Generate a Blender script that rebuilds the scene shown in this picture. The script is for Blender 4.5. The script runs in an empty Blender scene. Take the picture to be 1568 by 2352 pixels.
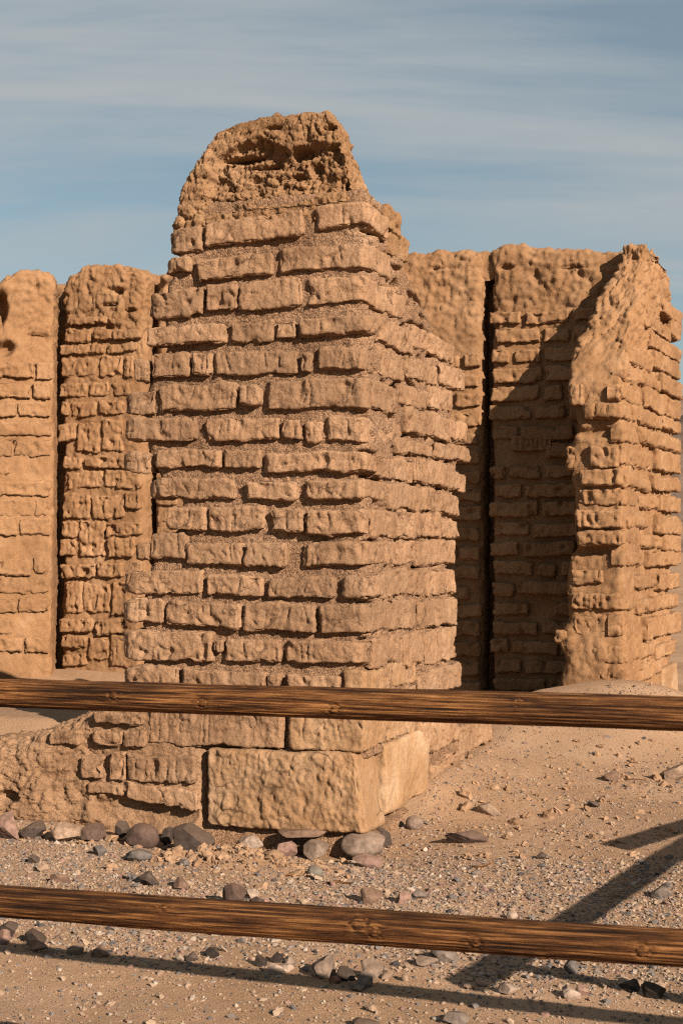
import bpy, math, random
import numpy as np

# ------------------------------------------------------------------ camera, sky, sun, exposure
SC = bpy.context.scene
COL = SC.collection
EYE = 1.36
F = 3266.0                      # focal length in units of a 1568 x 2352 picture (50 mm on a 36 mm tall frame)
PITCH = math.atan(74 / F)
YAW = math.radians(-20)
UX = np.array([math.cos(YAW), math.sin(YAW), 0.0])      # along the walls, to the right
VX = np.array([-math.sin(YAW), math.cos(YAW), 0.0])     # into the depth, square to the walls

cam_data = bpy.data.cameras.new('camera')
cam = bpy.data.objects.new('camera', cam_data)
COL.objects.link(cam)
cam.location = (0, 0, EYE)
cam.rotation_euler = (math.pi / 2 + PITCH, 0, 0)
cam_data.sensor_fit = 'VERTICAL'
cam_data.sensor_height = 36.0
cam_data.lens = 50.0
cam_data.clip_start = 0.05
cam_data.clip_end = 5000
cam_data.dof.use_dof = True
cam_data.dof.focus_distance = 5.2
cam_data.dof.aperture_fstop = 10.0
SC.camera = cam

SUN_EL = math.radians(24.6)
SUN_PHI = math.radians(36)       # in front of the wall plane
hs = math.cos(SUN_PHI) * UX - math.sin(SUN_PHI) * VX
TO_SUN = np.array([hs[0] * math.cos(SUN_EL), hs[1] * math.cos(SUN_EL), math.sin(SUN_EL)])

world = bpy.data.worlds.new('World')
SC.world = world
world.use_nodes = True
wn, wl = world.node_tree.nodes, world.node_tree.links
wn.clear()
sky = wn.new('ShaderNodeTexSky')
sky.sky_type = 'NISHITA'
sky.sun_disc = False
sky.sun_elevation = SUN_EL
sky.sun_rotation = math.atan2(TO_SUN[0], TO_SUN[1])
sky.altitude = 0
sky.air_density = 1.0
sky.dust_density = 0.6
sky.ozone_density = 1.5
SKY_STRENGTH = 0.050


def wnode(t, **kw):
    n = wn.new(t)
    for k, v in kw.items():
        setattr(n, k, v)
    return n


geo = wnode('ShaderNodeTexCoord')
sep = wnode('ShaderNodeSeparateXYZ')
wl.new(geo.outputs['Generated'], sep.inputs[0])
zz = wnode('ShaderNodeMath', operation='MAXIMUM')
wl.new(sep.outputs['Z'], zz.inputs[0]); zz.inputs[1].default_value = 0.0
za = wnode('ShaderNodeMath', operation='ADD')
wl.new(zz.outputs[0], za.inputs[0]); za.inputs[1].default_value = 0.10
dx = wnode('ShaderNodeMath', operation='DIVIDE'); wl.new(sep.outputs['X'], dx.inputs[0]); wl.new(za.outputs[0], dx.inputs[1])
dy = wnode('ShaderNodeMath', operation='DIVIDE'); wl.new(sep.outputs['Y'], dy.inputs[0]); wl.new(za.outputs[0], dy.inputs[1])
cmb = wnode('ShaderNodeCombineXYZ')
wl.new(dx.outputs[0], cmb.inputs[0]); wl.new(dy.outputs[0], cmb.inputs[1])
mp = wnode('ShaderNodeMapping')
mp.inputs['Rotation'].default_value = (0, 0, math.radians(6))
mp.inputs['Scale'].default_value = (0.22, 0.95, 1)
mp.inputs['Location'].default_value = (1.3, 0.45, 0)
wl.new(cmb.outputs[0], mp.inputs['Vector'])
cn = wnode('ShaderNodeTexNoise')
cn.inputs['Scale'].default_value = 1.5
cn.inputs['Detail'].default_value = 9
cn.inputs['Roughness'].default_value = 0.58
cn.inputs['Distortion'].default_value = 0.6
wl.new(mp.outputs[0], cn.inputs['Vector'])
cr = wnode('ShaderNodeValToRGB')
cr.color_ramp.elements[0].position = 0.40; cr.color_ramp.elements[0].color = (0.28, 0.28, 0.28, 1)
cr.color_ramp.elements[1].position = 0.60; cr.color_ramp.elements[1].color = (0.9, 0.9, 0.9, 1)
wl.new(cn.outputs['Fac'], cr.inputs[0])
tint = wnode('ShaderNodeMix', data_type='RGBA', blend_type='MULTIPLY')
tint.inputs['Factor'].default_value = 1.0
wl.new(sky.outputs[0], tint.inputs['A']); tint.inputs['B'].default_value = (.66, .735, .665, 1)
mixc = wnode('ShaderNodeMix', data_type='RGBA')
wl.new(cr.outputs[0], mixc.inputs['Factor'])
wl.new(tint.outputs['Result'], mixc.inputs['A'])
mixc.inputs['B'].default_value = (3.7, 3.92, 3.98, 1)
bg = wnode('ShaderNodeBackground')
bg.inputs['Strength'].default_value = SKY_STRENGTH
wl.new(mixc.outputs['Result'], bg.inputs['Color'])
wo = wnode('ShaderNodeOutputWorld')
wl.new(bg.outputs[0], wo.inputs['Surface'])

sun_data = bpy.data.lights.new('sun', 'SUN')
sun_data.energy = 5.0
sun_data.angle = math.radians(0.3)
sun_data.color = (1.0, 0.845, 0.685)
sun = bpy.data.objects.new('sun', sun_data)
COL.objects.link(sun)
sun.location = tuple(TO_SUN * 30)
from mathutils import Vector
sun.rotation_euler = Vector(TO_SUN).to_track_quat('Z', 'Y').to_euler()

SC.view_settings.view_transform = 'Standard'
SC.view_settings.look = 'None'
SC.view_settings.gamma = 1
SC.view_settings.use_curve_mapping = False
SC.view_settings.exposure = 1.28
SC.cycles.use_denoising = False
SC.cycles.filter_width = 1.15
SC.cycles.max_bounces = 4
SC.cycles.diffuse_bounces = 2

# ------------------------------------------------------------------ numeric helpers
rng = np.random.default_rng(7)
random.seed(7)
_G = rng.normal(size=(256, 3)); _G /= np.linalg.norm(_G, axis=1)[:, None]
_G = _G.astype(np.float32)
_PM = np.concatenate([rng.permutation(256)] * 2).astype(np.int32)


def noise(P):
    """gradient noise, about -0.7..0.7"""
    P = np.asarray(P, np.float32)
    i = np.floor(P).astype(np.int32)
    f = (P - i).astype(np.float32)
    w = f * f * f * (f * (f * 6 - 15) + 10)
    i &= 255
    out = 0
    for a in (0, 1):
        ha = _PM[(i[:, 0] + a) & 255]
        wa = w[:, 0] if a else 1 - w[:, 0]
        for b in (0, 1):
            hb = _PM[(ha + i[:, 1] + b) & 255]
            wb = w[:, 1] if b else 1 - w[:, 1]
            for c in (0, 1):
                g = _G[_PM[(hb + i[:, 2] + c) & 255]]
                wc = w[:, 2] if c else 1 - w[:, 2]
                d = g[:, 0] * (f[:, 0] - a) + g[:, 1] * (f[:, 1] - b) + g[:, 2] * (f[:, 2] - c)
                out = out + d * wa * wb * wc
    return out


def fbm(P, oc=3, gain=0.5):
    P = np.asarray(P, np.float32)
    r, a = 0, 1.0
    for k in range(oc):
        r = r + a * noise(P * (2.03 ** k) + 17.3 * k)
        a *= gain
    return r


def worley(P):
    """nearest distance, gap to the second nearest, a random value per cell"""
    P = np.asarray(P, np.float32); i = np.floor(P).astype(np.int32); f = P - i
    f1 = np.full(len(P), 9.0, np.float32); f2 = f1.copy(); val = np.zeros(len(P), np.float32)
    for a in (-1, 0, 1):
        for b in (-1, 0, 1):
            for c in (-1, 0, 1):
                h = _PM[(_PM[(_PM[(i[:, 0] + a) & 255] + i[:, 1] + b) & 255] + i[:, 2] + c) & 255]
                g = _G[h] * .45 + .5
                d = (a + g[:, 0] - f[:, 0]) ** 2 + (b + g[:, 1] - f[:, 1]) ** 2 + (c + g[:, 2] - f[:, 2]) ** 2
                near = d < f1
                f2 = np.where(near, f1, np.minimum(f2, d))
                val = np.where(near, h / 255.0, val)
                f1 = np.where(near, d, f1)
    f1 = np.sqrt(f1); f2 = np.sqrt(f2)
    return f1, f2 - f1, val


def chunks(P, crack=.10):
    """broken clods: flat-topped random steps (-.5...5) with cracks between them"""
    W = P + .25 * np.stack([noise(P * .9), noise(P * .9 + 31), noise(P * .9 + 57)], 1)
    f1, gap, val = worley(W)
    return (val - .5) * np.clip(gap / .25, 0, 1), np.clip(1 - gap / crack, 0, 1), f1


def sstep(x, a, b):
    t = np.clip((np.asarray(x, float) - a) / (b - a), 0, 1)
    return t * t * (3 - 2 * t)


def interp(x, pts):
    pts = sorted(pts)
    return np.interp(x, [p[0] for p in pts], [p[1] for p in pts])


def ray(x, y):
    d = np.array([x - 784.0, F, -(y - 1176.0)])
    c, s = math.cos(PITCH), math.sin(PITCH)
    return np.array([d[0], d[1] * c - d[2] * s, d[1] * s + d[2] * c]) / F


class Frame:
    """an upright frame: origin on the ground, u to the right, v into the depth"""
    def __init__(self, ox, oy, yaw):
        self.o = np.array([ox, oy, 0.0]); self.yaw = yaw
        self.u = np.array([math.cos(yaw), math.sin(yaw), 0.0])
        self.v = np.array([-math.sin(yaw), math.cos(yaw), 0.0])

    def _hit(self, x, y, axis, val):
        d = ray(x, y); o = np.array([0, 0, EYE]) - self.o
        t = (val - o @ axis) / (d @ axis)
        p = o + t * d
        return p @ self.u, p @ self.v, p[2]

    def front(self, x, y, v=0.0):
        u, _, z = self._hit(x, y, self.v, v)
        return u, z

    def side(self, x, y, u=0.0):
        _, v, z = self._hit(x, y, self.u, u)
        return v, z

    def world(self, P):
        return self.o + P[..., :1] * self.u + P[..., 1:2] * self.v + P[..., 2:3] * np.array([0, 0, 1.0])

    def local(self, P):
        d = P - self.o
        return np.stack([d @ self.u, d @ self.v, d[..., 2]], -1)


# ------------------------------------------------------------------ mesh helpers
def mesh_np(name, V, Q, smooth=True):
    """mesh from vertices and an (n,3) or (n,4) face array"""
    me = bpy.data.meshes.new(name)
    n, k = Q.shape
    me.vertices.add(len(V)); me.vertices.foreach_set('co', np.ascontiguousarray(V, np.float32).ravel())
    me.loops.add(n * k); me.loops.foreach_set('vertex_index', np.ascontiguousarray(Q, np.int32).ravel())
    me.polygons.add(n)
    me.polygons.foreach_set('loop_start', np.arange(0, n * k, k, dtype=np.int32))
    me.polygons.foreach_set('use_smooth', np.full(n, smooth, bool))
    me.update(calc_edges=True)
    return me


def put(name, me, mat, parent=None, loc=(0, 0, 0), rot=(0, 0, 0)):
    o = bpy.data.objects.new(name, me)
    COL.objects.link(o)
    if mat is not None and me is not None:
        me.materials.append(mat)
    o.location = loc; o.rotation_euler = rot
    if parent is not None:
        o.parent = parent
    return o


def thing(name, label, cat, loc=(0, 0, 0), rz=0.0, group=None):
    o = bpy.data.objects.new(name, None)
    COL.objects.link(o)
    o.empty_display_size = 0.2
    o.location = loc; o.rotation_euler = (0, 0, rz)
    tag(o, label, cat, group)
    return o


def tag(o, label, cat, group=None):
    o['label'] = label; o['category'] = cat
    if group:
        o['group'] = group


def lattice(ax, ay, az):
    nx, ny, nz = len(ax), len(ay), len(az)
    m = np.zeros((nx, ny, nz), bool)
    m[0] = m[-1] = True; m[:, 0] = m[:, -1] = True; m[:, :, 0] = m[:, :, -1] = True
    idx = np.full(m.shape, -1, np.int64)
    ijk = np.argwhere(m)
    idx[m] = np.arange(len(ijk))
    V = np.stack([np.asarray(ax)[ijk[:, 0]], np.asarray(ay)[ijk[:, 1]], np.asarray(az)[ijk[:, 2]]], 1)
    Q = []

    def side(A, flip):
        q = np.stack([A[:-1, :-1], A[1:, :-1], A[1:, 1:], A[:-1, 1:]], -1).reshape(-1, 4)
        Q.append(q[:, ::-1] if flip else q)
    side(idx[:, :, 0], True); side(idx[:, :, -1], False)
    side(idx[:, 0, :], False); side(idx[:, -1, :], True)
    side(idx[0, :, :], True); side(idx[-1, :, :], False)
    return V, np.concatenate(Q)


def trim(P, Q, drop):
    """leave out faces buried inside the wall"""
    Q = Q[~drop]
    used = np.zeros(len(P), bool); used[Q.ravel()] = True
    new = np.cumsum(used) - 1
    return P[used], new[Q]


def join(*parts):
    V, Q, k = [], [], 0
    for p, q in parts:
        V.append(p); Q.append(q + k); k += len(p)
    return np.concatenate(V), np.concatenate(Q)


def axis(lo, hi, step, fine_lo=None, fine_hi=None, coarse=0.05):
    """grid lines from lo to hi; fine only near lo (fine_lo metres) and/or hi"""
    L = hi - lo
    if fine_lo is None and fine_hi is None:
        return np.linspace(lo, hi, max(2, int(round(L / step)) + 1))
    a = min(fine_lo or 0, L / 2.2); b = min(fine_hi or 0, L / 2.2)
    out = []
    if a > 0:
        out.append(np.linspace(lo, lo + a, max(2, int(a / step) + 1))[:-1])
    mid = np.linspace(lo + a, hi - b, max(2, int((L - a - b) / coarse) + 2))
    out.append(mid if b <= 0 else mid[:-1])
    if b > 0:
        out.append(np.linspace(hi - b, hi, max(2, int(b / step) + 1)))
    return np.concatenate(out)


def rounded(V, lo, hi, r):
    """round a box lattice; returns positions and outward normals"""
    lo = np.asarray(lo, float); hi = np.asarray(hi, float)
    r = np.minimum(np.asarray(r, float), (hi - lo) / 2.05)
    q = np.clip(V, lo + r, hi - r)
    d = (V - q) / r
    n = d / np.maximum(np.linalg.norm(d, axis=1), 1e-6)[:, None]
    return q + n * r, n


LETTER = {
    'I': [((.5, 0), (.5, 1))], 'E': [((.1, 0), (.1, 1)), ((.1, 1), (.9, 1)), ((.1, .5), (.8, .5)), ((.1, 0), (.9, 0))],
    'F': [((.1, 0), (.1, 1)), ((.1, 1), (.9, 1)), ((.1, .5), (.8, .5))],
    'A': [((0, 0), (.5, 1)), ((.5, 1), (1, 0)), ((.2, .4), (.8, .4))], 'V': [((0, 1), (.5, 0)), ((.5, 0), (1, 1))],
    'D': [((.1, 0), (.1, 1)), ((.1, 1), (.8, .8)), ((.8, .8), (.9, .3)), ((.9, .3), (.1, 0))],
    'W': [((0, 1), (.25, 0)), ((.25, 0), (.5, .8)), ((.5, .8), (.75, 0)), ((.75, 0), (1, 1))],
    'H': [((.1, 0), (.1, 1)), ((.9, 0), (.9, 1)), ((.1, .5), (.9, .5))],
    'C': [((.9, 1), (.2, .8)), ((.2, .8), (.1, .3)), ((.1, .3), (.9, 0))],
    'N': [((.1, 0), (.1, 1)), ((.1, 1), (.9, 0)), ((.9, 0), (.9, 1))],
    'O': [((.1, .2), (.1, .8)), ((.1, .8), (.5, 1)), ((.5, 1), (.9, .8)), ((.9, .8), (.9, .2)), ((.9, .2), (.5, 0)), ((.5, 0), (.1, .2))],
    'R': [((.1, 0), (.1, 1)), ((.1, 1), (.9, .8)), ((.9, .8), (.1, .5)), ((.1, .5), (.9, 0))],
    'U': [((.1, 1), (.1, .1)), ((.1, .1), (.8, 0)), ((.8, 0), (.85, 1))],
    'L': [((.1, 1), (.1, 0)), ((.1, 0), (.9, 0))], 'T': [((.5, 0), (.5, 1)), ((0, 1), (1, 1))],
}


def text_strokes(s, a0, a1, b0, b1):
    out = []
    n = len(s); w = (a1 - a0) / n
    for k, ch in enumerate(s):
        for (p, q) in LETTER.get(ch, []):
            f = lambda t: (a0 + k * w + t[0] * w * .75, b0 + t[1] * (b1 - b0))
            out.append((f(p), f(q)))
    return out


def scratches(r, n):
    out = []
    for _ in range(n):
        a = r.uniform(.06, .94); b = r.uniform(.1, .45); l = r.uniform(.25, .6)
        if r.random() < .6:
            da = r.uniform(-.06, .06)
            out.append(((a, b), (a + da, min(.92, b + l))))
        else:
            out.append(((a, b + .2), (min(.95, a + r.uniform(.05, .13)), b + .2 + r.uniform(-.2, .2))))
    return out


def carve(A, B, w, strokes, width, depth):
    """depth removed at plane coordinates A, B by a list of straight cuts"""
    out = np.zeros(len(A))
    for (p, q) in strokes:
        p = np.array(p); q = np.array(q); d = q - p
        L2 = max(d @ d, 1e-9)
        t = np.clip(((A - p[0]) * d[0] + (B - p[1]) * d[1]) / L2, 0, 1)
        ds = (A - p[0] - t * d[0]) ** 2 + (B - p[1] - t * d[1]) ** 2
        out = np.maximum(out, np.exp(-ds / width ** 2) * depth)
    return out * w


def brick_shape(u0, u1, v0, v1, z0, z1, step=.0068, r=.022, seed=0, face='front', strokes=None, n_scr=4,
                rough=1.0, skew=0.0, bite=0.5, worn=0.0, scr_depth=.0095, scr_w=.0042):
    """a weathered sun-dried brick as one closed mesh in its wall's frame"""
    R = np.random.default_rng(seed * 131 + 5)
    if face == 'front':
        au, av, az = axis(u0, u1, step), axis(v0, v1, step, .07), axis(z0, z1, step)
    elif face == 'right':
        au, av, az = axis(u0, u1, step, None, .07), axis(v0, v1, step), axis(z0, z1, step)
    else:
        au, av, az = axis(u0, u1, step), axis(v0, v1, step), axis(z0, z1, step)
    V, Q = lattice(au, av, az)
    P, n = rounded(V, (u0, v0, z0), (u1, v1, z1), (r * .8, r * .62, r * .50) if face != 'both' else (r * R.uniform(1.2, 2.4), r * R.uniform(1.2, 2.4), r * .7))
    if worn > 0:
        t_ = np.clip(1 - (P[:, 0] - u0) / worn, 0, 1)
        P[:, 1] += .55 * worn * t_ ** 2.2
        P[:, 2] -= (P[:, 2] - (z0 + z1) / 2) * .30 * t_ ** 2
    S = R.uniform(-40, 40, 3)
    N0 = P + S
    cu, cv = (u0 + u1) / 2, (v0 + v1) / 2
    low = noise(N0 * np.array([5.0, 5.0, 2.0]))
    low2 = fbm(N0 * np.array([5.5, 5.5, 9.0]) + 7.7, 2)
    edge = 1 - np.max(np.abs(n), axis=1)          # 0 on flats, up to .42 on corners
    chip = np.maximum(0, fbm(N0 * 14 + 12, 2) + .05) * np.clip(edge * 4, 0, 1)
    P = P + n * (0.012 * low2 + 0.008 * fbm(N0 * 17, 2) * rough - .003 - .030 * chip * min(1, bite + .3))[:, None]
    P[:, 2] += 0.022 * low + skew * ((P[:, 0] - cu) if face != 'right' else (P[:, 1] - cv))
    if bite > 0:
        pit = np.maximum(0, fbm(N0 * 11 + 3.1, 2) - 0.20)
        P -= n * (pit * 0.10 * bite)[:, None]
    st_, ck_, f_ = chunks(N0 * np.array([24, 24, 20.0]))
    run = noise(N0 * np.array([46, 46, 10.0]))
    P += n * ((0.0050 * st_ - .0045 * ck_ * (noise(N0 * 6) > .0) + 0.0046 * run + 0.0038 * fbm(N0 * 66, 2)) * rough)[:, None]
    # scratched marks
    st = []
    if face in ('front', 'both'):
        w = np.clip((-n[:, 1] - .4) * 2, 0, 1)
        st = [((u0 + a[0] * (u1 - u0), z0 + a[1] * (z1 - z0)), (u0 + b[0] * (u1 - u0), z0 + b[1] * (z1 - z0)))
              for a, b in (strokes if strokes is not None else scratches(R, max(0, int(n_scr * .7)) if n_scr < 7 else n_scr - 1))]
        if st:
            P += -n * carve(V[:, 0], V[:, 2] + .006 * low, w, st, scr_w, scr_depth)[:, None]
    c = V[Q].mean(1)
    if face == 'front':
        drop = c[:, 1] > v0 + .11
    elif face == 'right':
        drop = c[:, 0] < u1 - .115
    else:
        drop = (c[:, 1] > v0 + .11) & (c[:, 0] < u1 - .115)
    return trim(P, Q, drop)


# ------------------------------------------------------------------ materials
def principled(name, rough=.95, spec=.12):
    m = bpy.data.materials.new(name)
    m.use_nodes = True
    b = m.node_tree.nodes['Principled BSDF']
    b.inputs['Roughness'].default_value = rough
    b.inputs['Specular IOR Level'].default_value = spec
    return m, m.node_tree.nodes, m.node_tree.links, b


def ramp(nodes, stops):
    r = nodes.new('ShaderNodeValToRGB')
    e = r.color_ramp.elements
    e[0].position, e[0].color = stops[0][0], (*stops[0][1], 1)
    e[1].position, e[1].color = stops[-1][0], (*stops[-1][1], 1)
    for p, c in stops[1:-1]:
        k = e.new(p); k.color = (*c, 1)
    return r


def earth(name, c_dark, c_mid, c_light, grain=220, bump=.0035, speck=.35, patch=3.0, vary=.10, grit=0, gritf=.85, cracks=0, dust=0):
    m, N, L, b = principled(name)
    tc = N.new('ShaderNodeTexCoord')
    n1 = N.new('ShaderNodeTexNoise'); n1.inputs['Scale'].default_value = patch; n1.inputs['Detail'].default_value = 5
    n1.inputs['Roughness'].default_value = .6
    L.new(tc.outputs['Object'], n1.inputs['Vector'])
    r1 = ramp(N, [(.32, c_dark), (.5, c_mid), (.68, c_light)])
    L.new(n1.outputs['Fac'], r1.inputs[0])
    n2 = N.new('ShaderNodeTexNoise'); n2.inputs['Scale'].default_value = grain; n2.inputs['Detail'].default_value = 3
    n2.inputs['Roughness'].default_value = .7
    L.new(tc.outputs['Object'], n2.inputs['Vector'])
    r2 = ramp(N, [(.33, (1 - speck,) * 3), (.5, (1, 1, 1)), (.72, (1 + speck * .4,) * 3)])
    L.new(n2.outputs['Fac'], r2.inputs[0])
    mx = N.new('ShaderNodeMix'); mx.data_type = 'RGBA'; mx.blend_type = 'MULTIPLY'; mx.inputs['Factor'].default_value = 1
    L.new(r1.outputs[0], mx.inputs['A']); L.new(r2.outputs[0], mx.inputs['B'])
    nb = N.new('ShaderNodeTexNoise'); nb.inputs['Scale'].default_value = patch * .42; nb.inputs['Detail'].default_value = 4
    L.new(tc.outputs['Object'], nb.inputs['Vector'])
    rb_ = ramp(N, [(.34, (.86, .86, .87)), (.5, (1, 1, 1)), (.68, (1.12, 1.14, 1.17))])
    L.new(nb.outputs['Fac'], rb_.inputs[0])
    mb = N.new('ShaderNodeMix'); mb.data_type = 'RGBA'; mb.blend_type = 'MULTIPLY'; mb.inputs['Factor'].default_value = 1
    L.new(mx.outputs['Result'], mb.inputs['A']); L.new(rb_.outputs[0], mb.inputs['B'])
    mx = mb
    if cracks:
        nd = N.new('ShaderNodeTexNoise'); nd.inputs['Scale'].default_value = cracks * .8; nd.inputs['Detail'].default_value = 4
        L.new(tc.outputs['Object'], nd.inputs['Vector'])
        av = N.new('ShaderNodeMix'); av.data_type = 'RGBA'; av.blend_type = 'ADD'; av.inputs['Factor'].default_value = .22
        L.new(tc.outputs['Object'], av.inputs['A']); L.new(nd.outputs['Color'], av.inputs['B'])
        ve = N.new('ShaderNodeTexVoronoi'); ve.feature = 'DISTANCE_TO_EDGE'; ve.inputs['Scale'].default_value = cracks
        L.new(av.outputs['Result'], ve.inputs['Vector'])
        rc = ramp(N, [(.0, (.30, .28, .27)), (.018, (.72, .71, .70)), (.05, (1, 1, 1))])
        L.new(ve.outputs['Distance'], rc.inputs[0])
        mc = N.new('ShaderNodeMix'); mc.data_type = 'RGBA'; mc.blend_type = 'MULTIPLY'
        rm = ramp(N, [(.48, (0, 0, 0)), (.60, (1, 1, 1))]); L.new(nd.outputs['Fac'], rm.inputs[0]); L.new(rm.outputs[0], mc.inputs['Factor'])
        L.new(mx.outputs['Result'], mc.inputs['A']); L.new(rc.outputs[0], mc.inputs['B'])
        mx = mc
    if dust:
        gn = N.new('ShaderNodeNewGeometry'); sg = N.new('ShaderNodeSeparateXYZ'); L.new(gn.outputs['Normal'], sg.inputs[0])
        rd = ramp(N, [(.25, (.03, .03, .03)), (.95, (dust, dust, dust))]); L.new(sg.outputs['Z'], rd.inputs[0])
        md = N.new('ShaderNodeMix'); md.data_type = 'RGBA'; L.new(rd.outputs[0], md.inputs['Factor'])
        L.new(mx.outputs['Result'], md.inputs['A']); md.inputs['B'].default_value = (.27, .17, .104, 1)
        mx = md
    oi = N.new('ShaderNodeObjectInfo')
    mr = N.new('ShaderNodeMapRange'); mr.inputs['To Min'].default_value = 1 - vary; mr.inputs['To Max'].default_value = 1 + vary
    L.new(oi.outputs['Random'], mr.inputs['Value'])
    hv = N.new('ShaderNodeHueSaturation'); L.new(mx.outputs['Result'], hv.inputs['Color']); L.new(mr.outputs[0], hv.inputs['Value'])
    L.new(hv.outputs[0], b.inputs['Base Color'])
    n3 = N.new('ShaderNodeTexNoise'); n3.inputs['Scale'].default_value = grain * .45; n3.inputs['Detail'].default_value = 6
    n3.inputs['Roughness'].default_value = .72
    L.new(tc.outputs['Object'], n3.inputs['Vector'])
    bp = N.new('ShaderNodeBump'); bp.inputs['Strength'].default_value = 1; bp.inputs['Distance'].default_value = bump
    L.new(n3.outputs['Fac'], bp.inputs['Height'])
    if grit:
        vo = N.new('ShaderNodeTexVoronoi'); vo.inputs['Scale'].default_value = grit
        L.new(tc.outputs['Object'], vo.inputs['Vector'])
        sp = N.new('ShaderNodeSeparateColor'); L.new(vo.outputs['Color'], sp.inputs[0])
        rg = ramp(N, [(.0, (.38, .36, .36)), (.22, (.62, .60, .58)), (.30, (1, 1, 1)), (.82, (1, 1, 1)), (1.0, (1.35, 1.35, 1.32))])
        L.new(sp.outputs[0], rg.inputs[0])
        mg = N.new('ShaderNodeMix'); mg.data_type = 'RGBA'; mg.blend_type = 'MULTIPLY'; mg.inputs['Factor'].default_value = gritf
        L.new(hv.outputs[0], mg.inputs['A']); L.new(rg.outputs[0], mg.inputs['B']); L.new(mg.outputs['Result'], b.inputs['Base Color'])
        b2 = N.new('ShaderNodeBump'); b2.inputs['Strength'].default_value = 1; b2.inputs['Distance'].default_value = .004; b2.invert = True
        L.new(vo.outputs['Distance'], b2.inputs['Height']); L.new(bp.outputs[0], b2.inputs['Normal']); L.new(b2.outputs[0], b.inputs['Normal'])
    else:
        L.new(bp.outputs[0], b.inputs['Normal'])
    return m


M_BRICK = earth('adobe_brick', (0.1838, 0.1055, 0.05963), (0.2266, 0.1341, 0.07743), (0.2565, 0.1574, 0.09434), vary=.12, bump=.008, grain=170, speck=.35, cracks=9)
M_MORTAR = earth('mud_mortar', (0.171, 0.1003, 0.05874), (0.2137, 0.1272, 0.07565), (0.2522, 0.1557, 0.09523), grain=115, bump=.010, speck=.5, vary=.02, grit=150)
M_MUD = earth('slumped_mud', (.165, .095, .053), (.212, .126, .072), (.25, .152, .09), grain=130, bump=.010, speck=.45, vary=.02)
M_CAP = earth('mud_cap', (0.1667, 0.09082, 0.04361), (0.2095, 0.1194, 0.06141), (0.2437, 0.1453, 0.0801), grain=130, bump=.010, speck=.45, vary=.02)
M_FAR = earth('far_adobe', (0.1667, 0.08823, 0.04272), (0.2018, 0.1116, 0.05607), (0.2351, 0.1367, 0.07387), grain=120, bump=.005, speck=.35, vary=.06)
M_STONE = earth('sandstone', (0.2009, 0.1125, 0.05518), (0.2351, 0.141, 0.07743), (0.2608, 0.1661, 0.09968), grain=140, bump=.005, speck=.3, patch=3.5, vary=.03, cracks=5)
M_PALE = earth('pale_quoin', (.205, .116, .057), (.238, .144, .078), (.285, .190, .117), grain=90, bump=.004, speck=.25, patch=4, vary=.02)
M_SAND = earth('desert_sand', (0.2437, 0.1488, 0.08722), (0.2864, 0.1799, 0.1095), (0.3292, 0.2145, 0.1379), grain=240, bump=.006, speck=.45, patch=1.3, vary=0)
M_HILL = earth('hill_rock', (.10, .07, .052), (.14, .10, .077), (.18, .135, .105), grain=2.5, bump=.3, speck=.4, patch=.12, vary=0)


def rock_mat(name, c, spread=.35):
    c = np.array(c) * .45
    c = c * .7 + c.mean() * .3 * np.array([1.25, .97, .80])
    return earth(name, tuple(c * (1 - spread)), tuple(c), tuple(np.minimum(c * (1 + spread), .8)), grain=60, bump=.002, speck=.3, patch=14, vary=.08, dust=.15)


ROCK = {
    'dark': rock_mat('rock_dark', (.075, .056, .050)), 'black': rock_mat('rock_black', (.035, .030, .030)),
    'purple': rock_mat('rock_purple', (.125, .075, .062)), 'pink': rock_mat('rock_pink', (.33, .185, .145)),
    'tan': rock_mat('rock_tan', (.38, .25, .165)), 'grey': rock_mat('rock_grey', (.20, .165, .145)),
    'blue': rock_mat('rock_blue_grey', (.15, .145, .145)), 'pale': rock_mat('rock_pale', (.45, .335, .26)),
    'brown': rock_mat('rock_brown', (.22, .125, .082)), 'red': rock_mat('rock_red', (.30, .125, .075)),
    'green': rock_mat('rock_green_grey', (.18, .175, .145)), 'taupe': rock_mat('rock_taupe', (.29, .205, .155)),
}


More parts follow.
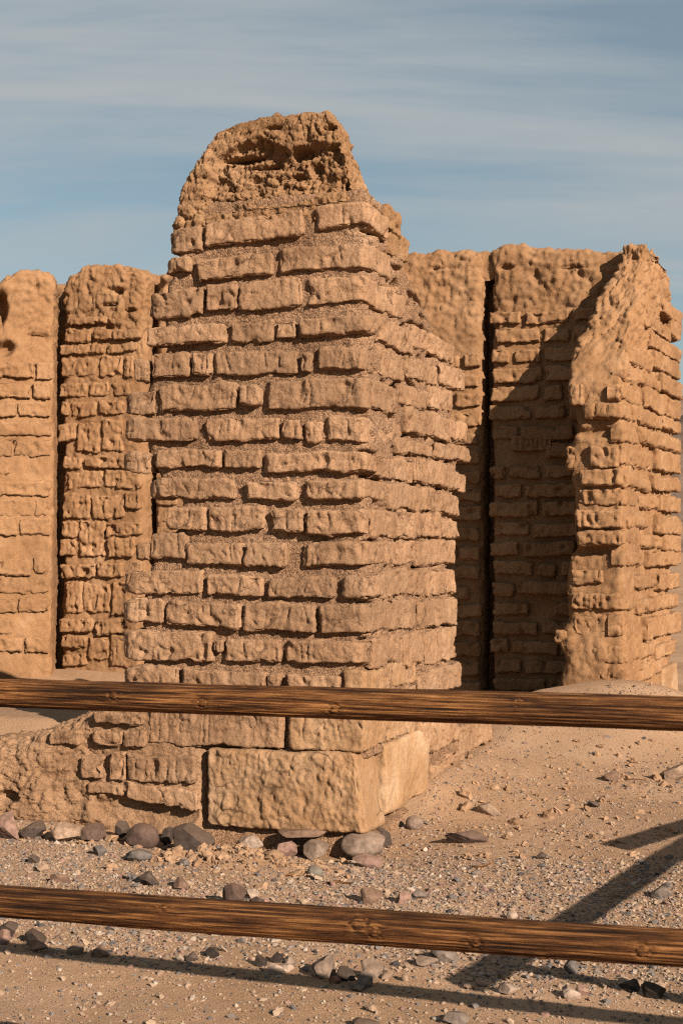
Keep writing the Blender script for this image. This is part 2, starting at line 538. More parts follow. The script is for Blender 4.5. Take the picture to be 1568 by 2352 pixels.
def wood_mat():
    m, N, L, b = principled('weathered_wood', .8, .15)
    tc = N.new('ShaderNodeTexCoord')
    mp = N.new('ShaderNodeMapping'); mp.inputs['Scale'].default_value = (3.0, 120, 120)
    L.new(tc.outputs['Object'], mp.inputs['Vector'])
    n1 = N.new('ShaderNodeTexNoise'); n1.inputs['Scale'].default_value = 1.6; n1.inputs['Detail'].default_value = 7
    n1.inputs['Roughness'].default_value = .68; n1.inputs['Distortion'].default_value = .25
    L.new(mp.outputs[0], n1.inputs['Vector'])
    r1 = ramp(N, [(.36, (.006, .003, .0015)), (.45, (.040, .0150, .005)), (.53, (.108, .043, .0130)), (.63, (.265, .124, .044))])
    L.new(n1.outputs['Fac'], r1.inputs[0])
    mp2 = N.new('ShaderNodeMapping'); mp2.inputs['Scale'].default_value = (1.2, 6, 6)
    L.new(tc.outputs['Object'], mp2.inputs['Vector'])
    n2 = N.new('ShaderNodeTexNoise'); n2.inputs['Scale'].default_value = 2.2; n2.inputs['Detail'].default_value = 4
    L.new(mp2.outputs[0], n2.inputs['Vector'])
    r2 = ramp(N, [(.3, (.42, .40, .38)), (.6, (1.05, 1.05, 1.05)), (.75, (1.35, 1.4, 1.5))])
    L.new(n2.outputs['Fac'], r2.inputs[0])
    mx = N.new('ShaderNodeMix'); mx.data_type = 'RGBA'; mx.blend_type = 'MULTIPLY'; mx.inputs['Factor'].default_value = 1
    L.new(r1.outputs[0], mx.inputs['A']); L.new(r2.outputs[0], mx.inputs['B'])
    L.new(mx.outputs['Result'], b.inputs['Base Color'])
    bp = N.new('ShaderNodeBump'); bp.inputs['Strength'].default_value = 1; bp.inputs['Distance'].default_value = .0035
    bp.inputs['Distance'].default_value = .006
    L.new(n1.outputs['Fac'], bp.inputs['Height']); L.new(bp.outputs[0], b.inputs['Normal'])
    return m


M_WOOD = wood_mat()


def pebble_mat(name):
    m, N, L, b = principled(name, .85, .2)
    at = N.new('ShaderNodeAttribute'); at.attribute_name = 'tone'
    L.new(at.outputs['Color'], b.inputs['Base Color'])
    return m


# ------------------------------------------------------------------ frames of the masonry
OX = (838 - 784) / F * 6.5
PIL = Frame(OX, 6.5, YAW)                                   # pillar: u=0 is its right face, v=0 its front
REAR = Frame(1.74, 11.0, YAW)
PIER = Frame((1432 - 784) / F * 9.95, 9.95, math.radians(-24))
LEFT = Frame((122 - 784) / F * 12.0, 12.0, math.radians(8))
FENCE = Frame(0.0, 3.02, YAW)


# ------------------------------------------------------------------ ground
def gz_smooth(X, Y):
    X = np.asarray(X, float); Y = np.asarray(Y, float)
    lf = sstep(-X, .8, 1.6)
    z = .22 * sstep(Y - .5 * lf, 10.5, 11.9) * (1 - sstep(X, 2.15, 2.75))
    z = z - .12 * sstep(X, 2.3, 2.9) * sstep(Y, 8.5, 11)
    LL = PIL.local(np.stack([X, Y, np.zeros_like(X)], -1))
    z = z + .42 * sstep(-LL[..., 0], .95, 1.35) * sstep(LL[..., 1], .20, .55) * (1 - sstep(LL[..., 1], 1.2, 2.2))
    z = z + .40 * np.exp(-(((X - 2.0) / .85) ** 2 + ((Y - 9.75) / .75) ** 2)) + .10 * np.exp(-(((X - 1.2) / .8) ** 2 + ((Y - 10.6) / .7) ** 2))
    z = z + .12 * np.exp(-(((X + 2.6) / .8) ** 2 + ((Y - 11.9) / .5) ** 2))
    # sand banked along the right side of the pillar
    L = PIL.local(np.stack([X, Y, np.zeros_like(X)], -1))
    z = z + .15 * np.exp(-np.clip(L[..., 0] - .05, 0, 9) / .45) * sstep(L[..., 1], .5, 1.2) * (1 - sstep(L[..., 1], 3.0, 4.5)) * (L[..., 0] > -1.2)
    # crumbled mud at the pillar's foot
    z = z + .035 * np.exp(-(((X + .45) / .3) ** 2 + ((Y - 6.1) / .2) ** 2))
    z = z - .075 * np.exp(-((Y - 6.5 + .364 * X) / .40) ** 2) * sstep(X, -1.5, -.6) * (1 - sstep(X, .15, .6))
    return z


def gz(X, Y):
    X = np.asarray(X, float); Y = np.asarray(Y, float)
    P = np.stack([X.ravel(), Y.ravel(), np.zeros(X.size)], 1)
    rel = .012 * noise(P * .9) + .011 * noise(P * 3.1 + 5)
    crumb = np.exp(-(((P[:, 0] + .45) / .33) ** 2 + ((P[:, 1] - 6.2) / .22) ** 2))
    rel = rel + .004 * noise(P * 16) + crumb * (.08 * np.abs(noise(P * 9)) + .040 * noise(P * 25) + .03 * chunks(P * 22)[0])
    near = (1 - sstep(np.hypot(P[:, 0], P[:, 1]), 30, 60))
    out = gz_smooth(X, Y) + (rel * near).reshape(X.shape)
    return out if out.ndim else float(out)


def ground_hit(x, y):
    d = ray(x, y); t = (0 - EYE) / d[2]
    for _ in range(30):
        p = np.array([0, 0, EYE]) + t * d
        t += (p[2] - gz_smooth(p[0], p[1])) / -d[2] * .8
    p = np.array([0, 0, EYE]) + t * d
    return p[0], p[1]


def grow(lo, hi, far_lo, far_hi, step):
    a = list(np.arange(lo, hi, step))
    s, x = step, a[-1]
    while x < far_hi:
        s *= 1.16; x += s; a.append(x)
    s, x = step, lo
    pre = []
    while x > far_lo:
        s *= 1.16; x -= s; pre.append(x)
    return np.array(pre[::-1] + a)


gx = grow(-2.3, 2.6, -900, 900, .018)
gy = grow(3.9, 7.8, -300, 2500, .018)
GX, GY = np.meshgrid(gx, gy, indexing='ij')
GZ = gz(GX, GY)
P2 = np.stack([GX.ravel(), GY.ravel(), np.zeros(GX.size)], 1)
fine = (np.abs(GX) < 3.2) & (GY > 3.5) & (GY < 8.6)
fz = .0045 * fbm(P2 * 40, 2).reshape(GX.shape)
GZ = GZ + np.where(fine, fz, 0)
idx = np.arange(GX.size).reshape(GX.shape)
GQ = np.stack([idx[:-1, :-1], idx[1:, :-1], idx[1:, 1:], idx[:-1, 1:]], -1).reshape(-1, 4)
ground = put('ground', mesh_np('ground', np.stack([GX, GY, GZ], -1).reshape(-1, 3), GQ), M_SAND)
ground['kind'] = 'structure'

# a bare desert hill far behind, seen past the right end of the ruin
hx = np.linspace(-420, 420, 220); hy = np.linspace(0, 1, 46)
HX, HT = np.meshgrid(hx, hy, indexing='ij')
HY = 240 + 170 * HT
PH = np.stack([HX.ravel(), HY.ravel(), np.zeros(HX.size)], 1)
crest = interp(HX.ravel(), [(-420, 10), (-200, 12), (-60, 7), (30, 9), (58, 22), (66, 29), (120, 44), (250, 52), (420, 60)])
HZ = (crest * np.sin(np.clip(HT.ravel() * 1.25, 0, 1) * math.pi / 2) * (1 + .55 * fbm(PH * .02, 4)) + 2.5 * fbm(PH * .08, 3) - 1.5)
hi_ = np.arange(HX.size).reshape(HX.shape)
HQ = np.stack([hi_[:-1, :-1], hi_[1:, :-1], hi_[1:, 1:], hi_[:-1, 1:]], -1).reshape(-1, 4)
hill = put('hills', mesh_np('hills', np.stack([HX.ravel(), HY.ravel(), HZ], 1), HQ), M_HILL)
hill['kind'] = 'structure'

# ------------------------------------------------------------------ the pillar
pillar = thing('adobe_pillar', 'tall tapering adobe brick pillar in the middle with crumbling mud cap', 'ruined pillar',
               tuple(PIL.o), PIL.yaw)

left_px = [(250, 690), (262, 610), (275, 565), (300, 505), (350, 468), (400, 434), (450, 412), (500, 404), (530, 392), (560, 382), (600, 380), (660, 352),
           (700, 342), (740, 345), (800, 346), (840, 322), (910, 300), (950, 298), (1000, 304), (1050, 304), (1110, 342), (1150, 382), (1200, 386),
           (1260, 330), (1330, 296), (1390, 294), (1480, 294), (1560, 292), (1640, 300), (1720, 400), (1950, 430)]
right_px = [(250, 850), (300, 846), (350, 850), (400, 862), (450, 890), (500, 912), (560, 930), (620, 936), (700, 975), (760, 1008), (830, 1040), (870, 1050), (950, 1052),
            (1000, 1062), (1060, 1062), (1130, 1052), (1200, 1042), (1300, 1036), (1400, 1040), (1500, 1036), (1580, 1046), (1640, 1062), (1950, 1066)]
LZ = sorted([(PIL.front(x, y)[1], PIL.front(x, y)[0]) for y, x in left_px])
RZ = sorted([(PIL.side(x, y)[1], PIL.side(x, y)[0]) for y, x in right_px])
z_top = PIL.front(730, 248)[1]
z_cap = PIL.front(600, 478)[1]


def uL(z): return interp(z, LZ)
def vB(z): return np.maximum(interp(z, RZ), .16)


INSET = .036
# mortar core: fine where it shows, coarse inside
zc_hi = z_cap + .06


def core(step, back):
    V, Q = lattice(axis(-1.12, 0, step), axis(0, 1.25, step * 1.3), axis(-.12, zc_hi, step))
    P, n = rounded(V, (-1.12, 0, -.12), (0, 1.25, zc_hi), (.06, .06, .05))
    a = (P[:, 0] + 1.12) / 1.12; b_ = P[:, 1] / 1.25; z = P[:, 2]
    ul = uL(z) + INSET + .01; vb = vB(z) - .03
    P[:, 0] = ul + a * (-.010 - ul)
    P[:, 1] = INSET + b_ * (np.maximum(vb, .12) - INSET)
    base_out = np.clip((.10 - z) / .14, 0, 1)                     # footing of mud below the big stone
    st_, ck_, _f = chunks(P * 30)
    P += n * (.016 * noise(P * 4.2 + 9) + .010 * fbm(P * 15, 2) + .005 * fbm(P * 55, 2) + .0055 * noise(P * 110) + .003 * st_ - .002 * ck_ + .03 * base_out
              + .016 * np.clip(n[:, 0], 0, 1) * noise(P * np.array([1, 7, 7.0]) + 33))[:, None]
    sl = np.maximum(0, noise(P * np.array([7, 7, 20.0]) + 21) - .08) * np.clip(n[:, 0], 0, 1)
    P[:, 0] -= sl * .22
    zs0, zs1 = PIL.front(650, 1905)[1], PIL.front(650, 1722)[1]
    st_m = sstep(P[:, 2], zs0 - .02, zs0 + .01) * (1 - sstep(P[:, 2], zs1 - .05, zs1 - .025))
    P[:, 0] -= .06 * st_m * np.clip(n[:, 0], 0, 1)
    if back:
        P -= n * .035
        return P, Q
    c = V[Q].mean(1)
    return trim(P, Q, (c[:, 1] > 1.249) | (c[:, 2] < -.119) | ((c[:, 0] < -1.119) & (c[:, 1] > .35)))


put('mortar_core', mesh_np('mortar_core', *join(core(.0072, False), core(.06, True))), M_MORTAR, pillar)

# mud cap: ragged slab with a hollowed front below its lip
V, Q = lattice(axis(-1.0, 0, .0065), axis(0, .6, .008), axis(z_cap - .10, z_top, .0065))
P, n = rounded(V, (-1.0, 0, z_cap - .10), (0, .6, z_top), (.06, .07, .06))
a = P[:, 0] + 1.0; b_ = P[:, 1] / .6; z = P[:, 2].copy()
ztop_n = (z - (z_cap - .10)) / (z_top - z_cap + .10)
ul = uL(z) - .034
ur = np.where(z > z_cap, interp(z, sorted([(PIL.front(x, y)[1], PIL.front(x, y)[0]) for x, y in
             [(752, 250), (776, 285), (784, 330), (794, 400), (806, 450), (826, 520)]])), -.01)
vb_ = interp(z, sorted([(z_cap - .1, .52), (z_cap + .08, .42), (z_cap + .2, .30), (z_top - .2, .20), (z_top, .16)]))
P[:, 0] = ul + a * (ur - ul)
P[:, 1] = .012 + b_ * (vb_ - .012)
front = np.clip(-n[:, 1], 0, 1)


def hollow(cx, cy, rx, ry, depth, sharp=2.2, ws=.25):
    u0, z0 = PIL.front(cx, cy); su = 3266 / 6.6
    wob = ws * fbm(P * 9 + cx, 2)
    e = ((P[:, 0] - u0) / (rx / su)) ** 2 + ((P[:, 2] - z0) / (ry / su)) ** 2 + wob
    return depth * np.clip(1.25 - e, 0, 1) ** .55


# the hollow below the lip: a ragged polygon in the front plane
PG = np.array([PIL.front(245 + x * .5625, 196 + y * .5625) for x, y in
               [(440, 278), (520, 232), (610, 208), (700, 238), (740, 258), (840, 218), (955, 228), (985, 300), (1005, 420), (850, 452), (700, 498), (520, 515), (372, 525), (402, 385)]])
wob = .018 * noise(P * 9 + 3) + .014 * fbm(P * 26, 2)
QX, QZ = P[:, 0] + wob, P[:, 2] + .018 * noise(P * 11 + 40) + .012 * fbm(P * 28 + 9, 2)
inside = np.zeros(len(P), bool); dist = np.full(len(P), 9.0)
for k in range(len(PG)):
    p_, q_ = PG[k], PG[(k + 1) % len(PG)]
    dd = q_ - p_
    t_ = np.clip(((QX - p_[0]) * dd[0] + (QZ - p_[1]) * dd[1]) / (dd @ dd), 0, 1)
    dist = np.minimum(dist, np.hypot(QX - p_[0] - t_ * dd[0], QZ - p_[1] - t_ * dd[1]))
    cr_ = ((p_[1] > QZ) != (q_[1] > QZ)) & (QX < (q_[0] - p_[0]) * (QZ - p_[1]) / (q_[1] - p_[1] + 1e-12) + p_[0])
    inside ^= cr_
zfall = sstep(P[:, 2], PIL.front(600, 488)[1], PIL.front(600, 400)[1])
rec = np.where(inside, np.clip(dist / .022, 0, 1) ** .7, 0) * (.012 + .034 * zfall)
h1 = lambda x, y, rx, ry, d, ws=.4: hollow(245 + x * .5625, 196 + y * .5625, rx * .5625, ry * .5625, d, ws=ws)
rec = rec + h1(545, 290, 84, 15, .13, .5)  + h1(670, 170, 40, 12, .04, 1.2) + h1(790, 270, 60, 26, .07, 1.3) + h1(985, 405, 24, 30, .06, .8) \
    + h1(905, 170, 34, 9, .04, 1.2) + h1(640, 318, 70, 9, .045, .9) + h1(978, 280, 8, 30, .05, .6) + h1(520, 470, 34, 12, .03, .9) + h1(760, 365, 40, 14, .035, 1.2) + h1(590, 375, 40, 12, .025, 1.2) + h1(840, 330, 30, 30, .04, 1.2)
deep = np.where(inside, np.clip(dist / .03, 0, 1), 0) * front
P[:, 1] += front * rec
st_, ck_, _f = chunks(P * 16); st2, ck2, _f = chunks(P * 36 + 5)
strata = noise(P * np.array([5, 5, 30.0]))
rough_ = .012 * noise(P * 7 + 2) + .012 * fbm(P * 15, 2) + .017 * st_ - .012 * ck_ + .011 * st2 - .006 * ck2 + .010 * strata + .007 * fbm(P * 70, 2) - .006
rough_ = rough_ * (1 + .7 * deep) - deep * .03 * np.maximum(0, noise(P * np.array([9, 9, 20.0]) + 61) - .12)
P += n * rough_[:, None]
c = V[Q].mean(1)
P, Q = trim(P, Q, c[:, 2] < z_cap - .099)
put('mud_cap', mesh_np('mud_cap', P, Q), M_CAP, pillar)

# bricks read off the front and right faces: picture coordinates of each brick
C1, C2, C3 = (245, 196, .5625), (245, 686, .5625), (245, 1127, .5625)
front_bricks = []   # (x0,y0,x1,y1, kind, skew, strokes)


def fb(c, x0, y0, x1, y1, corner=None, skew=0.0, st=None, **kw):
    ox, oy, s = c
    front_bricks.append((ox + x0 * s, oy + y0 * s, ox + x1 * s, oy + y1 * s, None if corner is None else ox + corner * s, skew, st, kw))


fb(C1, 395, 528, 798, 640, skew=.06, n_scr=3)
fb(C1, 845, 478, 1040, 590, corner=1150)
fb(C1, 232, 575, 385, 690, bite=1.2, n_scr=2); fb(C1, 222, 702, 342, 785, bite=1); fb(C1, 362, 690, 674, 790, skew=.03)
fb(C1, 695, 640, 1045, 760, corner=1165, n_scr=5)
fb(C1, 150, 825, 388, 950, bite=1); fb(C1, 400, 800, 530, 920, bite=1.2); fb(C1, 535, 790, 792, 920, bite=1.2); fb(C1, 800, 772, 1030, 902, corner=1225)
fb(C2, 165, 100, 482, 190); fb(C2, 500, 85, 676, 182); fb(C2, 685, 78, 768, 165, bite=.2); fb(C2, 772, 65, 1040, 158, corner=1095)
fb(C2, 105, 240, 172, 345, bite=1); fb(C2, 176, 220, 338, 328); fb(C2, 350, 215, 426, 312); fb(C2, 436, 205, 776, 318, n_scr=6); fb(C2, 785, 210, 836, 298)
fb(C2, 850, 195, 1066, 302, corner=1110)
fb(C2, 63, 372, 196, 478, bite=1); fb(C2, 210, 340, 527, 462, n_scr=6); fb(C2, 532, 345, 627, 442, bite=1.2); fb(C2, 640, 320, 1040, 460, corner=1085, n_scr=9)
fb(C2, 68, 480, 362, 588); fb(C2, 400, 480, 700, 588, n_scr=6); fb(C2, 712, 482, 796, 582, bite=1); fb(C2, 802, 490, 878, 592, bite=1)
fb(C2, 886, 470, 1040, 592, corner=1210, n_scr=4)
fb(C2, 60, 618, 180, 714, bite=1.2); fb(C2, 195, 610, 462, 697); fb(C2, 472, 612, 626, 702); fb(C2, 634, 618, 1056, 716, corner=1110, n_scr=11)
fb(C2, 155, 726, 527, 822, n_scr=8); fb(C2, 565, 736, 776, 824, n_scr=2); fb(C2, 803, 730, 1036, 824, corner=1150, n_scr=7, bite=.1)
fb(C3, 240, 62, 402, 168, n_scr=7); fb(C3, 414, 56, 646, 168, n_scr=7); fb(C3, 668, 72, 800, 178); fb(C3, 803, 66, 1040, 188, corner=1085, n_scr=6)
fb(C3, 118, 212, 172, 290); fb(C3, 172, 172, 322, 292, n_scr=5); fb(C3, 316, 210, 558, 312, n_scr=9); fb(C3, 562, 207, 734, 312, n_scr=4)
fb(C3, 788, 207, 1050, 320, corner=1142, n_scr=3)
fb(C3, 63, 322, 388, 428, n_scr=8); fb(C3, 405, 336, 636, 432, n_scr=8); fb(C3, 655, 346, 930, 444, n_scr=7)
fb(C3, 950, 335, 1050, 446, corner=1130, bite=1)
fb(C3, 58, 437, 232, 548, st=[((.45, .3), (.45, .75)), ((.62, .3), (.62, .75)), ((.35, .5), (.72, .5))]); fb(C3, 238, 446, 546, 560, n_scr=8); fb(C3, 552, 452, 852, 582, n_scr=9)
fb(C3, 857, 452, 1050, 592, corner=1165, n_scr=2, bite=.2)
fb(C3, 63, 567, 432, 702, n_scr=6, bite=1); fb(C3, 436, 605, 474, 668); fb(C3, 478, 602, 712, 708, n_scr=5); fb(C3, 720, 606, 1040, 716, corner=1090, st=text_strokes('H', .22, .36, .25, .7))
fb(C3, 65, 712, 292, 845, n_scr=6); fb(C3, 303, 725, 652, 850, n_scr=9); fb(C3, 657, 738, 712, 850); fb(C3, 733, 748, 952, 850, n_scr=4)
fb(C3, 955, 730, 1040, 850, corner=1268, n_scr=0, mat='stone', bite=.1)

for k, (x0, y0, x1, y1, cx, skew, st, kw) in enumerate(front_bricks):
    kw = dict(kw); mt = kw.pop('mat', 'brick')
    if x0 < 296:
        x0 -= 9
    u0, za_ = PIL.front(x0, (y0 + y1) / 2); u1, _ = PIL.front(x1, (y0 + y1) / 2)
    xm = (x0 + x1) / 2
    zt = PIL.front(xm, y0)[1] - .004; zb = PIL.front(xm, y1)[1] + .005
    pr = random.uniform(-.006, .014)
    if cx is not None:
        u1 = random.uniform(-.016, .026)
        vend, _ = PIL.side(cx, (y0 + y1) / 2)
        P, Q = brick_shape(u0, u1, -pr, max(.08, vend), zb, zt, seed=k, face='both', skew=skew, strokes=st, r=.020, **kw)
    else:
        edge_b = x0 < 296 or (y0 < 700 and x0 < 385) or (1170 < y0 < 1200 and x0 < 390) or (1080 < y0 < 1110 and x0 < 340)
        P, Q = brick_shape(u0, u1, -pr, .15, zb, zt, seed=k, face='front', worn=.10 if edge_b else 0.0, skew=skew, strokes=st, r=.024, **kw)
    put('brick', mesh_np('brick', P, Q), M_STONE if mt == 'stone' else M_BRICK, pillar)

right_bricks = []


def rb(c, x0, y0, x1, y1, **kw):
    ox, oy, s = c
    right_bricks.append((ox + x0 * s, oy + y0 * s, ox + x1 * s, oy + y1 * s, kw))


rb(C1, 1145, 505, 1205, 605, bite=1.5, mat='cap'); rb(C1, 1165, 605, 1242, 715, bite=1.5, mat='cap')
rb(C2, 1108, 92, 1255, 205); rb(C2, 1258, 145, 1425, 238, n_scr=0)
rb(C2, 1115, 212, 1225, 330); rb(C2, 1228, 250, 1360, 340); rb(C2, 1362, 278, 1462, 368, bite=1)
rb(C2, 1090, 345, 1195, 465, bite=1.2); rb(C2, 1200, 365, 1318, 448, bite=1); rb(C2, 1322, 362, 1416, 458)
rb(C2, 1225, 462, 1402, 570); rb(C2, 1404, 500, 1476, 580)
rb(C2, 1112, 645, 1255, 742); rb(C2, 1195, 585, 1335, 645); rb(C2, 1338, 592, 1480, 660)
rb(C2, 1155, 760, 1340, 868); rb(C2, 1262, 662, 1402, 768); rb(C2, 1402, 708, 1472, 786)
rb(C3, 1342, 8, 1442, 100)
rb(C3, 1085, 78, 1185, 195); rb(C3, 1188, 82, 1360, 195); rb(C3, 1362, 116, 1434, 195)
rb(C3, 1145, 202, 1270, 305); rb(C3, 1272, 202, 1430, 306)
rb(C3, 1135, 318, 1310, 432); rb(C3, 1312, 322, 1427, 426)
rb(C3, 1168, 442, 1268, 568); rb(C3, 1270, 440, 1392, 560); rb(C3, 1394, 432, 1437, 552)
rb(C3, 1095, 592, 1210, 722); rb(C3, 1212, 572, 1302, 712); rb(C3, 1304, 562, 1432, 702)
rb(C3, 1270, 722, 1450, 832)
for k, (x0, y0, x1, y1, kw) in enumerate(right_bricks):
    kw = dict(kw); kw.pop('n_scr', None); mt = kw.pop('mat', 'brick')
    xm, ym = (x0 + x1) / 2, (y0 + y1) / 2
    v0, _ = PIL.side(x0, ym, .01); v1, _ = PIL.side(x1, ym, .01)
    zt = PIL.side(xm, y0, .01)[1]; zb = PIL.side(xm, y1, .01)[1]
    P, Q = brick_shape(-.16, random.uniform(.004, .024), v0, v1 - .01, zb, zt, seed=300 + k, face='right', r=.026, step=.0075, rough=1.25, **{'bite': .9, **kw})
    put('brick', mesh_np('brick', P, Q), M_CAP if mt == 'cap' else M_BRICK, pillar)


def front_box(x0, y0, x1, y1, v0=-.01, v1=.3):
    u0 = PIL.front(x0, (y0 + y1) / 2)[0]; u1 = PIL.front(x1, (y0 + y1) / 2)[0]
    return u0, u1, v0, v1, PIL.front((x0 + x1) / 2, y1)[1], PIL.front((x0 + x1) / 2, y0)[1]


# course of long blocks behind the upper rail and the big foundation stone
u0, u1, v0, v1, zb, zt = front_box(345, 1612, 650, 1714, -.02)
P, Q = brick_shape(u0, u1, v0, v1, zb, zt, seed=601, r=.018, bite=.3,
                   strokes=text_strokes('E', .22, .37, .3, .85) + [((.08, .1), (.08, .9)), ((.15, .1), (.15, .9)), ((.42, .1), (.42, .9)), ((.46, .1), (.46, .9))]
                   + text_strokes('O', .74, .84, .42, .75))
put('brick', mesh_np('brick', P, Q), M_BRICK, pillar)
u0, u1, v0, v1, zb, zt = front_box(663, 1615, 826, 1712, -.015)
P, Q = brick_shape(u0, .005, v0, PIL.side(955, 1665)[0], zb - .022, zt, seed=602, r=.015, face='both', bite=.2, n_scr=10)
put('brick', mesh_np('brick', P, Q), M_STONE, pillar)
for k, (x0, y0, x1, y1) in enumerate([(962, 1640, 1048, 1722), (1050, 1650, 1125, 1722), (987, 1738, 1060, 1806), (1062, 1740, 1110, 1782)]):
    ym = (y0 + y1) / 2
    v0 = PIL.side(x0, ym)[0]; v1 = PIL.side(x1, ym)[0]
    P, Q = brick_shape(-.2, .02, v0, v1, PIL.side((x0 + x1) / 2, y1)[1], PIL.side((x0 + x1) / 2, y0)[1], seed=620 + k, face='right', step=.009, bite=1.8, rough=1.5, r=.035)
    put('brick', mesh_np('brick', P, Q), M_BRICK, pillar)
# buried remnant of the wall that ran back from the pillar
V, Q = lattice(axis(-.5, -.02, .02), axis(.9, 4.2, .022), axis(-.2, .36, .015))
P, n = rounded(V, (-.5, .9, -.2), (-.02, 4.2, .36), .12)
P[:, 2] *= np.where(P[:, 2] > 0, interp(P[:, 1], [(.9, 1.15), (1.6, 1.05), (2.2, .75), (3.0, .5), (4.2, .3)]), 1)
P += n * (.04 * noise(P * 3) + .02 * fbm(P * 11, 2) + .008 * fbm(P * 40, 2))[:, None]
put('wall_stub', mesh_np('wall_stub', P, Q), M_MORTAR, pillar)

# foundation stone: front slab with a pitted face, wrapping round the corner, split by a crack on its side
u0, u1, v0, v1, zb, zt = front_box(480, 1722, 822, 1898, -.038)
vc = PIL.side(880, 1800)[0]; ve = PIL.side(980, 1800)[0]


def stone(u0, u1, v0, v1, zb, zt, seed, chips):
    V, Q = lattice(axis(u0, u1, .0065), axis(v0, v1, .0075), axis(zb, zt, .0065))
    P, n = rounded(V, (u0, v0, zb), (u1, v1, zt), .026)
    N0 = P + seed
    P += n * (.016 * noise(N0 * 4) - .03 * np.maximum(0, noise(N0 * 6 + 2) - .2) + .004 * fbm(N0 * 14, 3))[:, None]
    f = np.clip(-n[:, 1], 0, 1)
    ch = np.maximum(0, noise(N0 * np.array([26, 26, 15.]) + 3) - .02)
    s1, k1, _f = chunks(N0 * np.array([20, 20, 13.0])); s2, k2, _f = chunks(N0 * np.array([44, 44, 30.0]))
    P[:, 1] += f * chips * (.010 * ch + .006 * fbm(N0 * 38, 2) + .07 * np.maximum(0, noise(N0 * 6) - .30) + .014 * s1 + .007 * k1 * (noise(N0 * 5 + 60) > 0) + .006 * s2)
    P += n * (.006 * fbm(N0 * 24 + 8, 3))[:, None]
    if chips > .5:
        P[:, 0] -= .055 * np.clip((P[:, 0] - u0) / (u1 - u0), 0, 1) ** 3 * np.clip((P[:, 2] - zb) / (zt - zb), 0, 1)
        ar = np.clip(n[:, 0], 0, 1) * np.clip(-n[:, 1], 0, 1) * 2
        P -= n * (ar * .03 * np.maximum(0, fbm(N0 * 9 + 4, 3) + .15))[:, None]
    P[:, 2] += .014 * noise(N0 * np.array([5, 5, .5]))
    c = V[Q].mean(1)
    return trim(P, Q, (c[:, 1] > v0 + .12) & (c[:, 0] < u1 - .12))


P, Q = stone(u0, .02, v0, vc - .014, zb - .012, zt, 3.3, 1.0)
o = put('foundation_stone', mesh_np('foundation_stone', P, Q), M_STONE, pillar)
o['label'] = 'large ochre sandstone block with pitted front at the corner'
P, Q = stone(-.45, .016, vc + .014, ve, zb + .02, zt + .008, 8.1, .35)
o = put('foundation_stone', mesh_np('foundation_stone', P, Q), M_PALE, pillar)
o['label'] = 'pale streaked sandstone behind the crack'

# ------------------------------------------------------------------ low crumbling wall left of the pillar
stub = thing('low_wall', 'low crumbling mud wall slumping away to the left of the pillar base', 'ruined wall', tuple(PIL.o), PIL.yaw)
ua = PIL.front(-160, 1800)[0]; ub = PIL.front(484, 1800)[0]
V, Q = lattice(axis(ua, ub, .009), axis(-.03, .55, .009, .2, None, .03), axis(-.15, 1.0, .011))
P, n = rounded(V, (ua, -.03, -.15), (ub, .55, 1.0), (.1, .16, .22))
topz = interp(P[:, 0], sorted([(PIL.front(x, y)[0], PIL.front(x, y)[1]) for x, y in
              [(-160, 1745), (-60, 1712), (0, 1700), (60, 1690), (88, 1676), (130, 1662), (170, 1640), (230, 1610), (290, 1590), (345, 1590), (484, 1590)]]))
zz_ = P[:, 2]
P[:, 2] = np.where(zz_ > 0, zz_ * topz, zz_)
slump = interp(P[:, 0], [(ua, .10), (PIL.front(120, 1800)[0], .06), (PIL.front(220, 1800)[0], .015), (ub, .02)]) * np.clip(1 - P[:, 2] / .45, 0, 1)
lump = interp(P[:, 0], [(ua, 1.2), (PIL.front(200, 1800)[0], 1.2), (PIL.front(300, 1800)[0], .55), (ub, .35)])
P[:, 1] -= slump * np.clip(-n[:, 1] + .2, 0, 1)
st_, ck_, _f = chunks(P * 15); st2, ck2, _f = chunks(P * 34)
P += n * (lump * (.008 * st_ - .008 * ck_ + .005 * st2 - .004 * ck2)[:] + lump * (.040 * noise(P * 4 + 4) + .030 * np.abs(fbm(P * 9, 2)) + .012 * fbm(P * 30, 2)) + .006 * fbm(P * 60, 2) + .0035 * noise(P * 130))[:, None]
# hollowed patch under the slanting brick
uh, zh = PIL.front(335, 1862)
e = ((P[:, 0] - uh) / .25) ** 2 + ((P[:, 2] - zh) / .085) ** 2
P[:, 1] += .05 * np.clip(1.3 - e, 0, 1) ** .5 * np.clip(-n[:, 1], 0, 1)
uh, zh = PIL.front(35, 1826)
e = ((P[:, 0] - uh) / .06) ** 2 + ((P[:, 2] - zh) / .03) ** 2
P[:, 1] += .07 * np.clip(1.2 - e, 0, 1) ** .5 * np.clip(-n[:, 1], 0, 1)
P[:, 1] += .03
c = V[Q].mean(1)
P, Q = trim(P, Q, (c[:, 1] > .549) | (c[:, 2] < -.149))
put('mud_core', mesh_np('mud_core', P, Q), M_MUD, stub)
for k, (x0, y0, x1, y1, sk) in enumerate([(215, 1634, 336, 1662, 0), (220, 1674, 288, 1710, 0), (287, 1676, 341, 1716, 0), (193, 1734, 243, 1787, 0), (258, 1722, 296, 1788, 0),
                                          (298, 1730, 455, 1796, 0), (206, 1797, 290, 1824, 0), (296, 1802, 462, 1846, -.12), (120, 1676, 190, 1712, 0)]):
    u0, u1, v0, v1, zb, zt = front_box(x0, y0, x1, y1, -.040, .2)
    st = text_strokes('FAV', .12, .5, .2, .75) + text_strokes('II', .55, .8, .2, .8) if k == 5 else None
    P, Q = brick_shape(u0, u1, v0, v1, zb, zt, seed=640 + k, r=.022, strokes=st, skew=sk, bite=.9, n_scr=2)
    put('brick', mesh_np('brick', P, Q), M_BRICK, stub)

